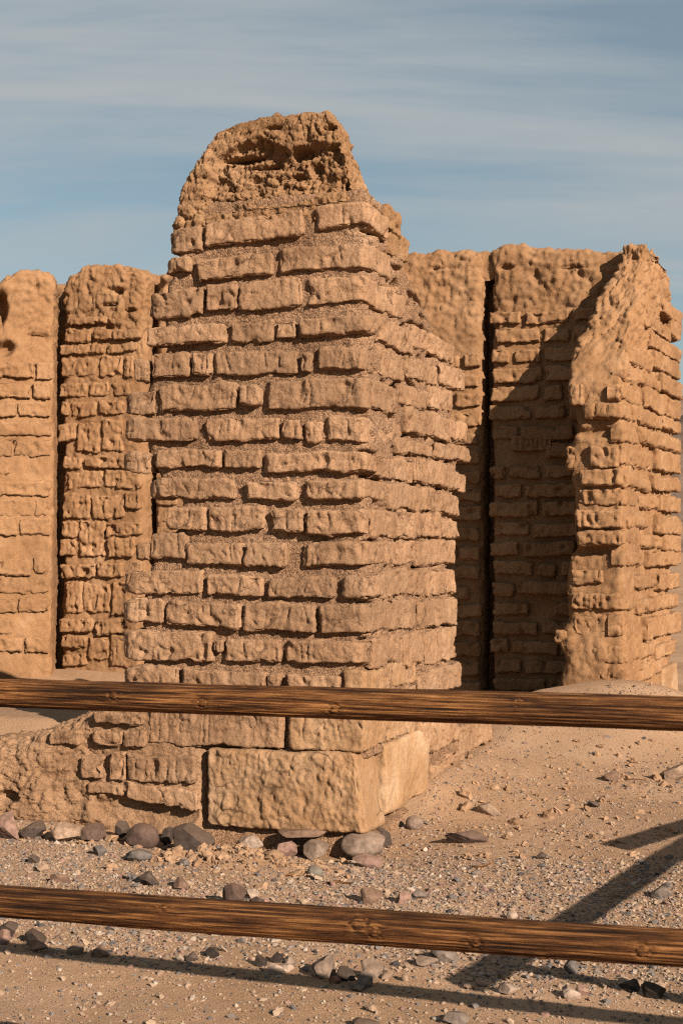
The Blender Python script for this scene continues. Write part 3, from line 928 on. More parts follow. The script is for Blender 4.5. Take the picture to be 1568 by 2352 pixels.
# ------------------------------------------------------------------ walls behind
def slab(fr, parent, name, u0, u1, v0, v1, z0, top, step, seed, mat, amp=1.0, left=None, right=None, r=.07, vfront=None, holes=None, vend=None, fine_v=.15, uniform_v=False, zt_rough=None, clod=.10, dents=()):
    """a mud wall block with a ragged top; top, left, right, vfront, vend are functions"""
    zt = 3.6
    av = axis(v0, v1, step) if uniform_v else axis(v0, v1, step, fine_v, None, .06)
    V, Q = lattice(axis(u0, u1, step), av, axis(z0, zt, step))
    P, n = rounded(V, (u0, v0, z0), (u1, v1, zt), (r, r, .07))
    t = (P[:, 2] - z0) / (zt - z0)
    tp = top(P[:, 0])
    U3 = np.stack([P[:, 0] + seed, P[:, 1] * .5, 0 * P[:, 0]], 1)
    tp = tp + .030 * noise(U3 * 5) + .022 * fbm(U3 * 14, 3)
    P[:, 2] = z0 + t * (tp - z0)
    z = P[:, 2]
    if left is not None or right is not None:
        a = (P[:, 0] - u0) / (u1 - u0)
        l = left(z) if left is not None else u0
        rr = right(z) if right is not None else u1
        P[:, 0] = l + a * (rr - l)
    if vfront is not None or vend is not None:
        b = (P[:, 1] - v0) / (v1 - v0)
        vf = vfront(z) if vfront is not None else v0
        ve_ = vend(z) if vend is not None else v1
        P[:, 1] = vf + b * (np.maximum(ve_, vf + .34) - vf)
    N0 = P + seed
    up = sstep(z, tp - 1.0, tp - .45) if zt_rough is None else sstep(z, zt_rough - .1, zt_rough + .2)
    d = .020 * noise(N0 * 2.2) + .014 * fbm(N0 * 8, 2) + .008 * fbm(N0 * 30, 2) + up * (.030 * noise(N0 * 2.6) + .018 * fbm(N0 * np.array([8, 8, 13.]) + 4, 3) + .020 * fbm(N0 * 24 + 9, 3) - .025 * np.maximum(0, noise(N0 * 14 + 70) - .25))
    d = d - up * np.maximum(0, noise(N0 * 6 + 8) - .30) * .32
    st_, ck_, _f = chunks(N0 * np.array([9, 9, 7.0])); st2, ck2, _f = chunks(N0 * 22)
    d = d + clod * (.045 * st_ - .022 * ck_ + .016 * st2 - .007 * ck2) + up * (.008 * st_ - .008 * ck_)
    P += n * (amp * d)[:, None]
    for (px, py, rx, ry, dp) in dents:
        uu, zc = fr.front(px, py); k_ = 3266 / fr.o[1]
        e = ((P[:, 0] - uu) * k_ / rx) ** 2 + ((P[:, 2] - zc) * k_ / ry) ** 2 + .9 * fbm(N0 * 7, 3)
        P[:, 1] += dp * .7 * np.clip(1.25 - e, 0, 1) ** 1.0 * np.clip(-n[:, 1], 0, 1)
    c = V[Q].mean(1)
    P, Q = trim(P, Q, (c[:, 2] < z0 + 1e-4) | (c[:, 1] > v1 - 1e-4))
    me = mesh_np(name, P, Q)
    return put(name, me, mat, parent)


def courses(fr, parent, u0, u1, zlo, zhi, pitch, seed, mat, lens=(.2, .42), gap=.03, prot=(.008, .03), step=.012, rough=1.0, marks=None, bite=.9, v_in=.14, left=None, r=.022, dz=0.0, vfun=None, skip=.06, hfrac=(.66, .8)):
    R = random.Random(seed)
    k = 0; z = zlo
    while z + pitch * .8 < zhi:
        h = pitch * R.uniform(*hfrac)
        u = (left(z) if left else u0) + R.uniform(-.02, .03)
        row_end = u1
        while u < row_end - .08:
            l = R.uniform(*lens)
            if R.random() < .22:
                l *= .5
            e = min(u + l, row_end + R.uniform(-.015, .01))
            if row_end - e < .09:
                e = row_end + R.uniform(-.015, .01)
            v = (vfun(z) if vfun else 0.0) - R.uniform(*prot)
            zz0 = z + R.uniform(-.008, .008)
            if e - u > .06 and R.random() > skip:
                P, Q = brick_shape(u, e, v, v + v_in, zz0, zz0 + h, step=step, r=r, seed=seed * 50 + k, rough=rough * 1.3,
                                   strokes=marks.get(k) if marks and k in marks else None, n_scr=1, bite=bite, scr_depth=.007, scr_w=.008)
                put('brick', mesh_np('brick', P, Q), mat, parent)
            k += 1
            u = e + gap * R.uniform(.6, 1.4)
        z += pitch
    return k


def top_fn(fr, pts):
    q = sorted([fr.front(x, y) for x, y in pts])
    return lambda u: np.interp(u, [p[0] for p in q], [p[1] for p in q])


# right half of the rear wall, with the dark slot
rear = thing('adobe_wall', 'rear adobe wall right of the pillar, half in shade, with one dark vertical slot', 'ruined wall', tuple(REAR.o), REAR.yaw)
tp = top_fn(REAR, [(860, 580), (945, 577), (1000, 571), (1060, 571), (1110, 572), (1150, 563), (1195, 556), (1240, 562), (1300, 571), (1430, 574), (1560, 580)])
uxr = lambda x: REAR.front(x, 1100)[0]
slab(REAR, rear, 'wall_block', uxr(880), uxr(1103), 0.03, .5, -.1, tp, .014, 1.0, M_FAR, dents=[(1010, 615, 40, 4, .05)])
slab(REAR, rear, 'wall_block', uxr(1127), uxr(1490), 0.03, .5, -.1, tp, .014, 2.0, M_FAR, dents=[(1310, 612, 26, 5, .06), (1160, 612, 22, 6, .07)])
slab(REAR, rear, 'wall_backing', uxr(890), uxr(1500), .30, .62, -.1, lambda u: tp(u) - .05, .03, 3.0, M_FAR)
slab(REAR, rear, 'wall_head', uxr(1080), uxr(1150), .07, .45, REAR.front(1110, 648)[1], tp, .014, 4.0, M_FAR)
z690 = REAR.front(1200, 690)[1]; z1590 = REAR.front(1200, 1600)[1]
courses(REAR, rear, uxr(925), uxr(1102), z1590, z690 - .25, .152, 71, M_FAR, prot=(0, .016))
u_a, u_b = uxr(1128), uxr(1400)
courses(REAR, rear, u_a, u_b, z1590 + .03, z690, .152, 72, M_FAR, prot=(.002, .022), marks={})
zi = REAR.front(1220, 1019)[1]
P, Q = brick_shape(uxr(1175), uxr(1268), -.03, .1, zi - .06, zi + .06, step=.008, seed=7301, strokes=text_strokes('IDUU', .08, .98, .2, .8), bite=0, scr_depth=.02, scr_w=.010)
put('brick', mesh_np('brick', P, Q), M_FAR, rear)

# left half of the rear wall
rear2 = thing('adobe_wall', 'rear adobe wall pier left of the pillar with weathered blocks between dark slots', 'ruined wall', tuple(REAR.o), REAR.yaw)
tp2 = top_fn(REAR, [(60, 640), (138, 640), (160, 622), (200, 610), (250, 604), (290, 606), (320, 618), (360, 622), (430, 620)])
slab(REAR, rear2, 'wall_block', uxr(139), uxr(329), .02, .55, -.1, tp2, .013, 12.0, M_FAR, amp=1.0, clod=.30,
     dents=[(268, 668, 16, 9, .14), (250, 699, 24, 5, .14), (298, 712, 18, 5, .10)])
slab(REAR, rear2, 'wall_head', uxr(95), uxr(160), .06, .5, REAR.front(130, 655)[1], lambda u: tp2(u) + .12, .016, 15.0, M_FAR)
slab(REAR, rear2, 'wall_block', uxr(342), uxr(470), .10, .55, -.1, tp2, .02, 13.0, M_FAR)
slab(REAR, rear2, 'wall_backing', uxr(60), uxr(470), .26, .7, -.1, lambda u: tp2(u) + .0, .04, 14.0, M_FAR)
zb2 = REAR.front(230, 1535)[1]; zt2 = REAR.front(230, 720)[1]
C4L, C5L = (0, 539, .25), (0, 1029, .2709)
blocks = [(C4L, q) for q in [(650, 760, 990, 830), (1000, 750, 1080, 830), (600, 865, 840, 990), (860, 870, 1030, 975), (1035, 870, 1300, 970), (550, 1005, 960, 1105), (980, 990, 1260, 1085),
    (560, 1130, 890, 1310), (920, 1110, 1120, 1300), (1140, 1110, 1230, 1320), (545, 1360, 800, 1490), (810, 1350, 1000, 1480), (1030, 1350, 1200, 1480), (560, 1530, 640, 1660), (655, 1530, 880, 1670),
    (900, 1530, 1140, 1660), (540, 1740, 700, 1900), (712, 1720, 920, 2000), (930, 1700, 1130, 1990), (580, 2040, 760, 2150), (780, 2040, 1200, 2150)]] + \
    [(C5L, q) for q in [(570, 190, 870, 340), (890, 180, 1200, 345), (540, 380, 770, 600), (780, 400, 1060, 600), (1070, 370, 1200, 520), (520, 620, 660, 760), (670, 610, 890, 920), (905, 625, 1200, 745),
    (500, 770, 650, 920), (915, 760, 1150, 930), (520, 980, 820, 1100), (835, 970, 1050, 1100), (1060, 950, 1200, 1080), (560, 1130, 700, 1400), (700, 1140, 930, 1400), (940, 1130, 1200, 1420), (510, 1440, 800, 1560),
    (820, 1440, 1190, 1580), (530, 1590, 740, 1700), (750, 1600, 920, 1800), (930, 1590, 1190, 1860), (530, 1740, 740, 1850)]]
for q, ((ox, oy, sc_), (x0, y0, x1, y1)) in enumerate(blocks):
    X0, Y0, X1, Y1 = ox + x0 * sc_, oy + y0 * sc_, ox + x1 * sc_, oy + y1 * sc_
    xm, ym = (X0 + X1) / 2, (Y0 + Y1) / 2
    P, Q = brick_shape(REAR.front(X0, ym)[0], REAR.front(X1, ym)[0], -random.uniform(.0, .035), .14, REAR.front(xm, Y1)[1], REAR.front(xm, Y0)[1], step=.0115, r=.03,
                       seed=1800 + q, rough=1.7, bite=1.3, n_scr=3, scr_depth=.012, scr_w=.008, skew=random.uniform(-.06, .06))
    put('brick', mesh_np('brick', P, Q), M_FAR, rear2)
courses(REAR, rear2, uxr(343), uxr(400), zb2, zt2 - .8, .158, 82, M_FAR, prot=(-.09, -.07))

# smooth wall at the left edge
lw = thing('adobe_wall', 'smooth sunlit adobe wall at the left edge with thin slits between its bricks', 'ruined wall', tuple(LEFT.o), LEFT.yaw)
tp3 = top_fn(LEFT, [(-260, 640), (-60, 660), (-10, 655), (18, 632), (45, 616), (80, 614), (110, 620), (130, 632)])
uxl = lambda x: LEFT.front(x, 1100)[0]
slab(LEFT, lw, 'wall_block', uxl(-260), 0.0, .0, .8, -.1, tp3, .016, 22.0, M_FAR, amp=1.0, r=.05, dents=[(2, 705, 14, 46, .26), (8, 800, 26, 16, .14), (84, 655, 5, 12, .07), (90, 770, 26, 5, .07), (20, 1015, 14, 3, .05)], clod=.3)
zb3 = LEFT.front(60, 1500)[1]; zt3 = LEFT.front(60, 800)[1]
courses(LEFT, lw, uxl(-120), -.02, zb3, zt3, .165, 91, M_FAR, lens=(.3, .6), prot=(.016, .036), bite=.9, rough=1.2, gap=.012, r=.024, skip=.12, hfrac=(.78, .88))

# the pier on the right
pier = thing('adobe_pier', 'crumbling adobe pier at the right edge, sloping smooth top and toothed brick side', 'ruined pier', tuple(PIER.o), PIER.yaw)
zsh = PIER.front(1303, 880)[1]; ztp = PIER.front(1440, 572, .9)[1]


def pier_vf(z): return np.clip((np.asarray(z, float) - zsh) / (ztp - zsh), 0, .90) * .86


pl = sorted([(PIER.front(x, y, float(pier_vf(PIER.front(x, y)[1])))[1], PIER.front(x, y, float(pier_vf(PIER.front(x, y)[1])))[0]) for y, x in
             [(572, 1425), (620, 1402), (680, 1368), (760, 1332), (830, 1306), (880, 1300), (930, 1312), (985, 1330), (1000, 1318), (1060, 1305), (1120, 1312), (1200, 1318), (1250, 1322), (1275, 1302), (1350, 1292), (1420, 1300), (1480, 1282), (1520, 1296), (1560, 1282), (1700, 1280)]])
pe = sorted([(PIER.side(x, y)[1], PIER.side(x, y)[0]) for y, x in
             [(572, 1490), (600, 1522), (630, 1536), (690, 1545), (800, 1545), (950, 1546), (1200, 1546), (1400, 1542), (1600, 1540), (1750, 1538)]])
pier_left = lambda z: np.interp(z, [p[0] for p in pl], [p[1] for p in pl])
pier_end = lambda z: np.interp(z, [p[0] for p in pe], [p[1] for p in pe])
pier_top = lambda u: np.full(np.shape(u), ztp)
slab(PIER, pier, 'mud_core', -.42, 0, 0, 1.9, -.35, pier_top, .0145, 31.0, M_FAR, left=pier_left, right=lambda z: -.006 + 0 * z, vfront=lambda z: pier_vf(z) + .010,
     vend=lambda z: pier_end(z) - .03, r=.06, uniform_v=True, amp=1.5, clod=.22, zt_rough=zsh + .1,
     dents=[(1370, 995, 60, 14, .06), (1350, 1268, 60, 14, .06)])
CP = (916, 509.6, .4640)
side_b = [(1280, 415, 1370, 485), (1205, 490, 1320, 560), (1324, 487, 1370, 580), (1225, 590, 1368, 665), (1140, 645, 1238, 730), (1245, 668, 1365, 758), (1115, 740, 1165, 800), (1168, 758, 1278, 830), (1282, 775, 1375, 862),
          (1040, 803, 1195, 893), (1202, 852, 1370, 958), (1150, 925, 1283, 1015), (1286, 975, 1370, 1038), (1100, 1012, 1180, 1105), (1184, 1042, 1370, 1130), (1092, 1120, 1250, 1222), (1254, 1138, 1370, 1240),
          (1112, 1255, 1236, 1330), (1240, 1262, 1310, 1335), (1314, 1268, 1370, 1338), (1186, 1350, 1272, 1425), (1276, 1358, 1370, 1440), (1122, 1452, 1220, 1520), (1256, 1460, 1370, 1550), (1192, 1545, 1290, 1620), (1294, 1550, 1370, 1630),
          (1060, 1625, 1210, 1710), (1214, 1630, 1370, 1705), (1168, 1742, 1260, 1820), (1265, 1740, 1365, 1820), (1170, 1850, 1365, 1930), (1050, 1945, 1200, 2060), (1204, 1942, 1365, 2050), (1150, 2085, 1250, 2165), (1254, 2080, 1345, 2150), (1090, 2185, 1285, 2280)]
front_b = [(905, 900, 1150, 990, -.045, ''), (842, 800, 912, 915, -.02, ''), (938, 1105, 1092, 1222, -.03, ''), (820, 1110, 890, 1225, .02, ''), (895, 1226, 1108, 1312, -.04, ''), (880, 1316, 1175, 1412, -.01, ''), (875, 1425, 1112, 1518, -.05, 'ILL'),
           (880, 1522, 1188, 1602, -.05, ''), (842, 1715, 1010, 1790, .0, ''), (838, 1832, 1168, 1922, -.02, 'CEN'), (860, 1945, 1045, 2040, .01, ''), (765, 2020, 830, 2090, .0, ''), (940, 2092, 1148, 2190, .0, ''), (860, 2090, 930, 2190, .03, ''), (980, 2195, 1085, 2280, .0, '')]
ox, oy, sc_ = CP
for q, (x0, y0, x1, y1) in enumerate(side_b):
    X0, Y0, X1, Y1 = ox + x0 * sc_, oy + y0 * sc_, ox + x1 * sc_, oy + y1 * sc_
    xm, ym = (X0 + X1) / 2, (Y0 + Y1) / 2
    v0, v1 = max(-.02, PIER.side(X0, ym)[0]), PIER.side(X1, ym)[0]
    out = .004 + .040 * float(sstep((x0 + x1) / 2, 1080, 1300))
    P, Q = brick_shape(-.16, out + random.uniform(-.006, .008), v0, v1, PIER.side(xm, Y1)[1], PIER.side(xm, Y0)[1], step=.011, r=.06 if x0 < 1200 else .024, seed=900 + q, face='right', rough=1.1, bite=1.1 if x0 < 1200 else .7)
    put('brick', mesh_np('brick', P, Q), M_FAR, pier)
for q, (x0, y0, x1, y1, vv, txt) in enumerate(front_b):
    X0, Y0, X1, Y1 = ox + x0 * sc_, oy + y0 * sc_, ox + x1 * sc_, oy + y1 * sc_
    xm, ym = (X0 + X1) / 2, (Y0 + Y1) / 2
    ua_ = PIER.front(X0, ym)[0]
    if X1 > 1432:
        ub_, vend_, fc = .012, max(.2, PIER.side(X1, ym)[0]), 'both'
    else:
        ub_, vend_, fc = PIER.front(X1, ym)[0], .3, 'front'
    P, Q = brick_shape(ua_, ub_, vv - .01, vend_, PIER.front(X0, Y1)[1], PIER.front(X0, Y0)[1], step=.011, r=.032, seed=1500 + q, face=fc, rough=1.4, bite=1.0,
                       strokes=text_strokes(txt, .08, .6, .2, .85) if txt else None, n_scr=3, scr_depth=.016, scr_w=.008)
    put('brick', mesh_np('brick', P, Q), M_FAR, pier)
# pale quoin stone at its foot
vq0 = PIER.side(1512, 1600)[0]; vq1 = PIER.side(1546, 1600)[0]
P, Q = stone(-.3, .035, vq0, vq1, PIER.side(1530, 1722)[1], PIER.side(1530, 1528)[1], 5.5, .1)
o = put('quoin_stone', mesh_np('quoin_stone', P, Q), M_PALE, pier)

# ------------------------------------------------------------------ pole fence
def pole(p, q, r0, r1, seed, name, parent, knots=(), segs=112, step=.006, bow=.009):
    """a round weathered pole from p to q with checks along the grain; local x runs along it"""
    p = np.array(p, float); q = np.array(q, float); L = np.linalg.norm(q - p)
    ns = int(L / step) + 2
    X = np.linspace(0, L, ns)
    if L > 5:
        X = np.concatenate([np.arange(0, 1.2, .04), np.arange(1.2, 3.4, .006), np.arange(3.4, L, .04), [L]])
        ns = len(X)
    A = np.linspace(0, 2 * math.pi, segs, endpoint=False)
    XX, AA = np.meshgrid(X, A, indexing='ij')
    r = r0 + (r1 - r0) * XX / L
    C = np.stack([XX.ravel() * 1.1, np.cos(AA).ravel() * 2.2 + seed, np.sin(AA).ravel() * 2.2], 1)
    G = np.stack([XX.ravel() * 3.0, np.cos(AA).ravel() * 7 + seed, np.sin(AA).ravel() * 7], 1)
    G2 = np.stack([XX.ravel() * 9.0, np.cos(AA).ravel() * 17 + seed, np.sin(AA).ravel() * 17], 1)
    G3 = np.stack([XX.ravel() * 5.0, np.cos(AA).ravel() * 13 + seed, np.sin(AA).ravel() * 13], 1)
    d = .065 * noise(C) + .045 * noise(G) + .030 * noise(G2) + .05 * noise(G3)
    crack = np.maximum(0, 1 - np.abs(noise(np.stack([XX.ravel() * .7 + 3, np.cos(AA).ravel() * 2.6 + seed * 2, np.sin(AA).ravel() * 2.6], 1))) / .035)
    gate = sstep(noise(np.stack([XX.ravel() * 1.3 + 9, np.cos(AA).ravel() * 1.2 + seed, np.sin(AA).ravel() * 1.2], 1)), -.05, .15)
    crack2 = np.maximum(0, 1 - np.abs(noise(np.stack([XX.ravel() * 1.4 + 3, np.cos(AA).ravel() * 5 + seed * 3, np.sin(AA).ravel() * 5], 1))) / .05)
    d = d - .16 * crack * gate - .07 * crack2 * (1 - gate * .5)
    rr = r.ravel() * (1 + d)
    for (kx, ka, kr) in knots:
        da = (AA.ravel() - ka + math.pi) % (2 * math.pi) - math.pi
        e = np.sqrt(((XX.ravel() - kx) / kr) ** 2 + (da * r0 / kr) ** 2)
        rr = rr + .0045 * np.exp(-(e * .9) ** 2) - .005 * np.exp(-((e - .8) * 4) ** 2) - .004 * np.exp(-(e * 3.5) ** 2)
    by = bow * np.sin(XX.ravel() / L * 5 + seed) ; bz = bow * np.cos(XX.ravel() / L * 7 + seed)
    V = np.stack([XX.ravel(), by + rr * np.cos(AA).ravel(), bz + rr * np.sin(AA).ravel()], 1)
    i = np.arange(ns * segs).reshape(ns, segs)
    j = np.roll(i, -1, 1)
    Q = np.stack([i[:-1], i[1:], j[1:], j[:-1]], -1).reshape(-1, 4)
    # end caps as quads fanned to a ring of zero width
    V = np.concatenate([V, [[0, by[0], bz[0]]], [[L, by[-1], bz[-1]]]])
    c0, c1 = ns * segs, ns * segs + 1
    cap0 = np.stack([np.full(segs, c0), i[0], j[0], np.full(segs, c0)], -1)
    me_v = V
    T = np.concatenate([np.stack([Q[:, 0], Q[:, 1], Q[:, 2]], 1), np.stack([Q[:, 0], Q[:, 2], Q[:, 3]], 1),
                        np.stack([np.full(segs, c0), i[0], j[0]], -1)[:, ::-1] * 1, np.stack([np.full(segs, c1), j[-1], i[-1]], -1)[:, ::-1] * 1])
    me = mesh_np(name, me_v, T[:, ::-1])
    o = put(name, me, M_WOOD, parent)
    dvec = Vector(tuple(q - p))
    o.rotation_mode = 'QUATERNION'
    o.rotation_quaternion = dvec.to_track_quat('X', 'Z')
    o.location = tuple(p)
    return o


fence = thing('pole_fence', 'weathered brown wooden pole fence with two rails crossing the foreground', 'fence', tuple(FENCE.o), FENCE.yaw)
fl = lambda x, y, v=0.0: np.array([FENCE.front(x, y, v)[0], v, FENCE.front(x, y, v)[1]])


def rail(xl, yl, xr_, yr, ul_, ur_, r0, r1, seed, knots, v=0.0):
    a, b = fl(xl, yl, v), fl(xr_, yr, v)
    s = (b - a) / (b[0] - a[0])
    p = a + s * (ul_ - a[0]); q = a + s * (ur_ - a[0])
    kn = []
    for (kx, ky, kr) in knots:
        c = fl(kx, ky, v); yc = yl + (yr - yl) * (kx / 1568); cc = fl(kx, yc, v)
        off = (c[2] - cc[2]) / r0
        ang = math.pi - math.asin(max(-.95, min(.95, off)))
        kn.append((c[0] - ul_, ang, kr))
    return pole(p, q, r0, r1, seed, 'rail', fence, kn)


rail(0, 1583, 1568, 1647, -2.4, 3.1, .0325, .0335, 1.7, [(280, 1590, .012), (780, 1625, .014), (480, 1607, .012), (1200, 1616, .01)])
rail(0, 2075, 1568, 2170, -2.4, 3.1, .0335, .0350, 5.2, [(833, 2108, .022), (870, 2130, .014), (1100, 2150, .014), (1480, 2165, .016), (390, 2078, .010), (1245, 2188, .014)], v=-.15)


def unshadow(x, y, h):
    X, Y = ground_hit(x, y)
    t = h / TO_SUN[2]
    return np.array([X, Y, 0]) + TO_SUN * t


for uu in (-2.3, 3.02):
    b = FENCE.world(np.array([uu, .07, 0.0]))
    z0 = float(gz_smooth(b[0], b[1]))
    pole((uu, .085, z0 - .25), (uu, .085, 1.10), .055, .05, 9 + uu, 'post', fence, segs=48, step=.02)

side_fence = thing('pole_fence', 'side run of the pole fence beyond the right edge, throwing the slanting shadows', 'fence', (0, 0, 0), 0)
A_near = unshadow(1062, 2262, 1.06); A_far = unshadow(1568, 1949, 1.06)
dA = (A_far - A_near) / np.linalg.norm((A_far - A_near)[:2]); dA[2] = 0
pole(A_near, A_near + dA * 3.6, .036, .036, 21, 'rail', side_fence, segs=40, step=.03)
B_near = unshadow(1402, 1944, 1.10)
B_far = unshadow(1568, 1898, 1.10)
dB = B_far - B_near; dB[2] = 0; dB /= np.linalg.norm(dB)
pole(B_near, B_near + dB * 2.6, .038, .038, 23, 'rail', side_fence, segs=40, step=.03)
C_near = unshadow(1140, 2212, 1.0); C_far = unshadow(1440, 2272, 1.0)
dC = C_far - C_near; dC[2] = 0; dC /= np.linalg.norm(dC)
pole(C_near, C_near + dC * 1.4, .032, .032, 25, 'rail', side_fence, segs=40, step=.03)
for q in (A_near + dA * 3.4 + np.array([.1, 0, 0]),):
    pole((q[0], q[1], -.25), (q[0], q[1], 1.0), .05, .045, 27, 'post', side_fence, segs=36, step=.03)

# ------------------------------------------------------------------ rocks
def ico(sub):
    import bmesh
    bm = bmesh.new(); bmesh.ops.create_icosphere(bm, subdivisions=sub, radius=1)
    V = np.array([v.co[:] for v in bm.verts]); T = np.array([[v.index for v in f.verts] for f in bm.faces]); bm.free()
    return V, T


ICO4 = ico(4)


def rock_shape(w, d, h, seed, angular=.75):
    R = np.random.default_rng(seed)
    V = ICO4[0].copy()
    for _ in range(int(9 + 5 * angular)):
        nn = R.normal(size=3); nn[2] = nn[2] * .8; nn /= np.linalg.norm(nn)
        lim = R.uniform(.40, .74) if angular > .4 else R.uniform(.75, .95)
        ov = np.maximum(0, V @ nn - lim)
        V -= ov[:, None] * nn * 1.0
    V /= np.abs(V).max(0)
    N0 = V + R.uniform(-30, 30, 3)
    nr = V / np.linalg.norm(V, axis=1)[:, None]
    V += nr * (.05 * fbm(N0 * 2.2, 2) + .022 * fbm(N0 * 8, 2))[:, None]
    return V * np.array([w / 2, d / 2, h / 2])


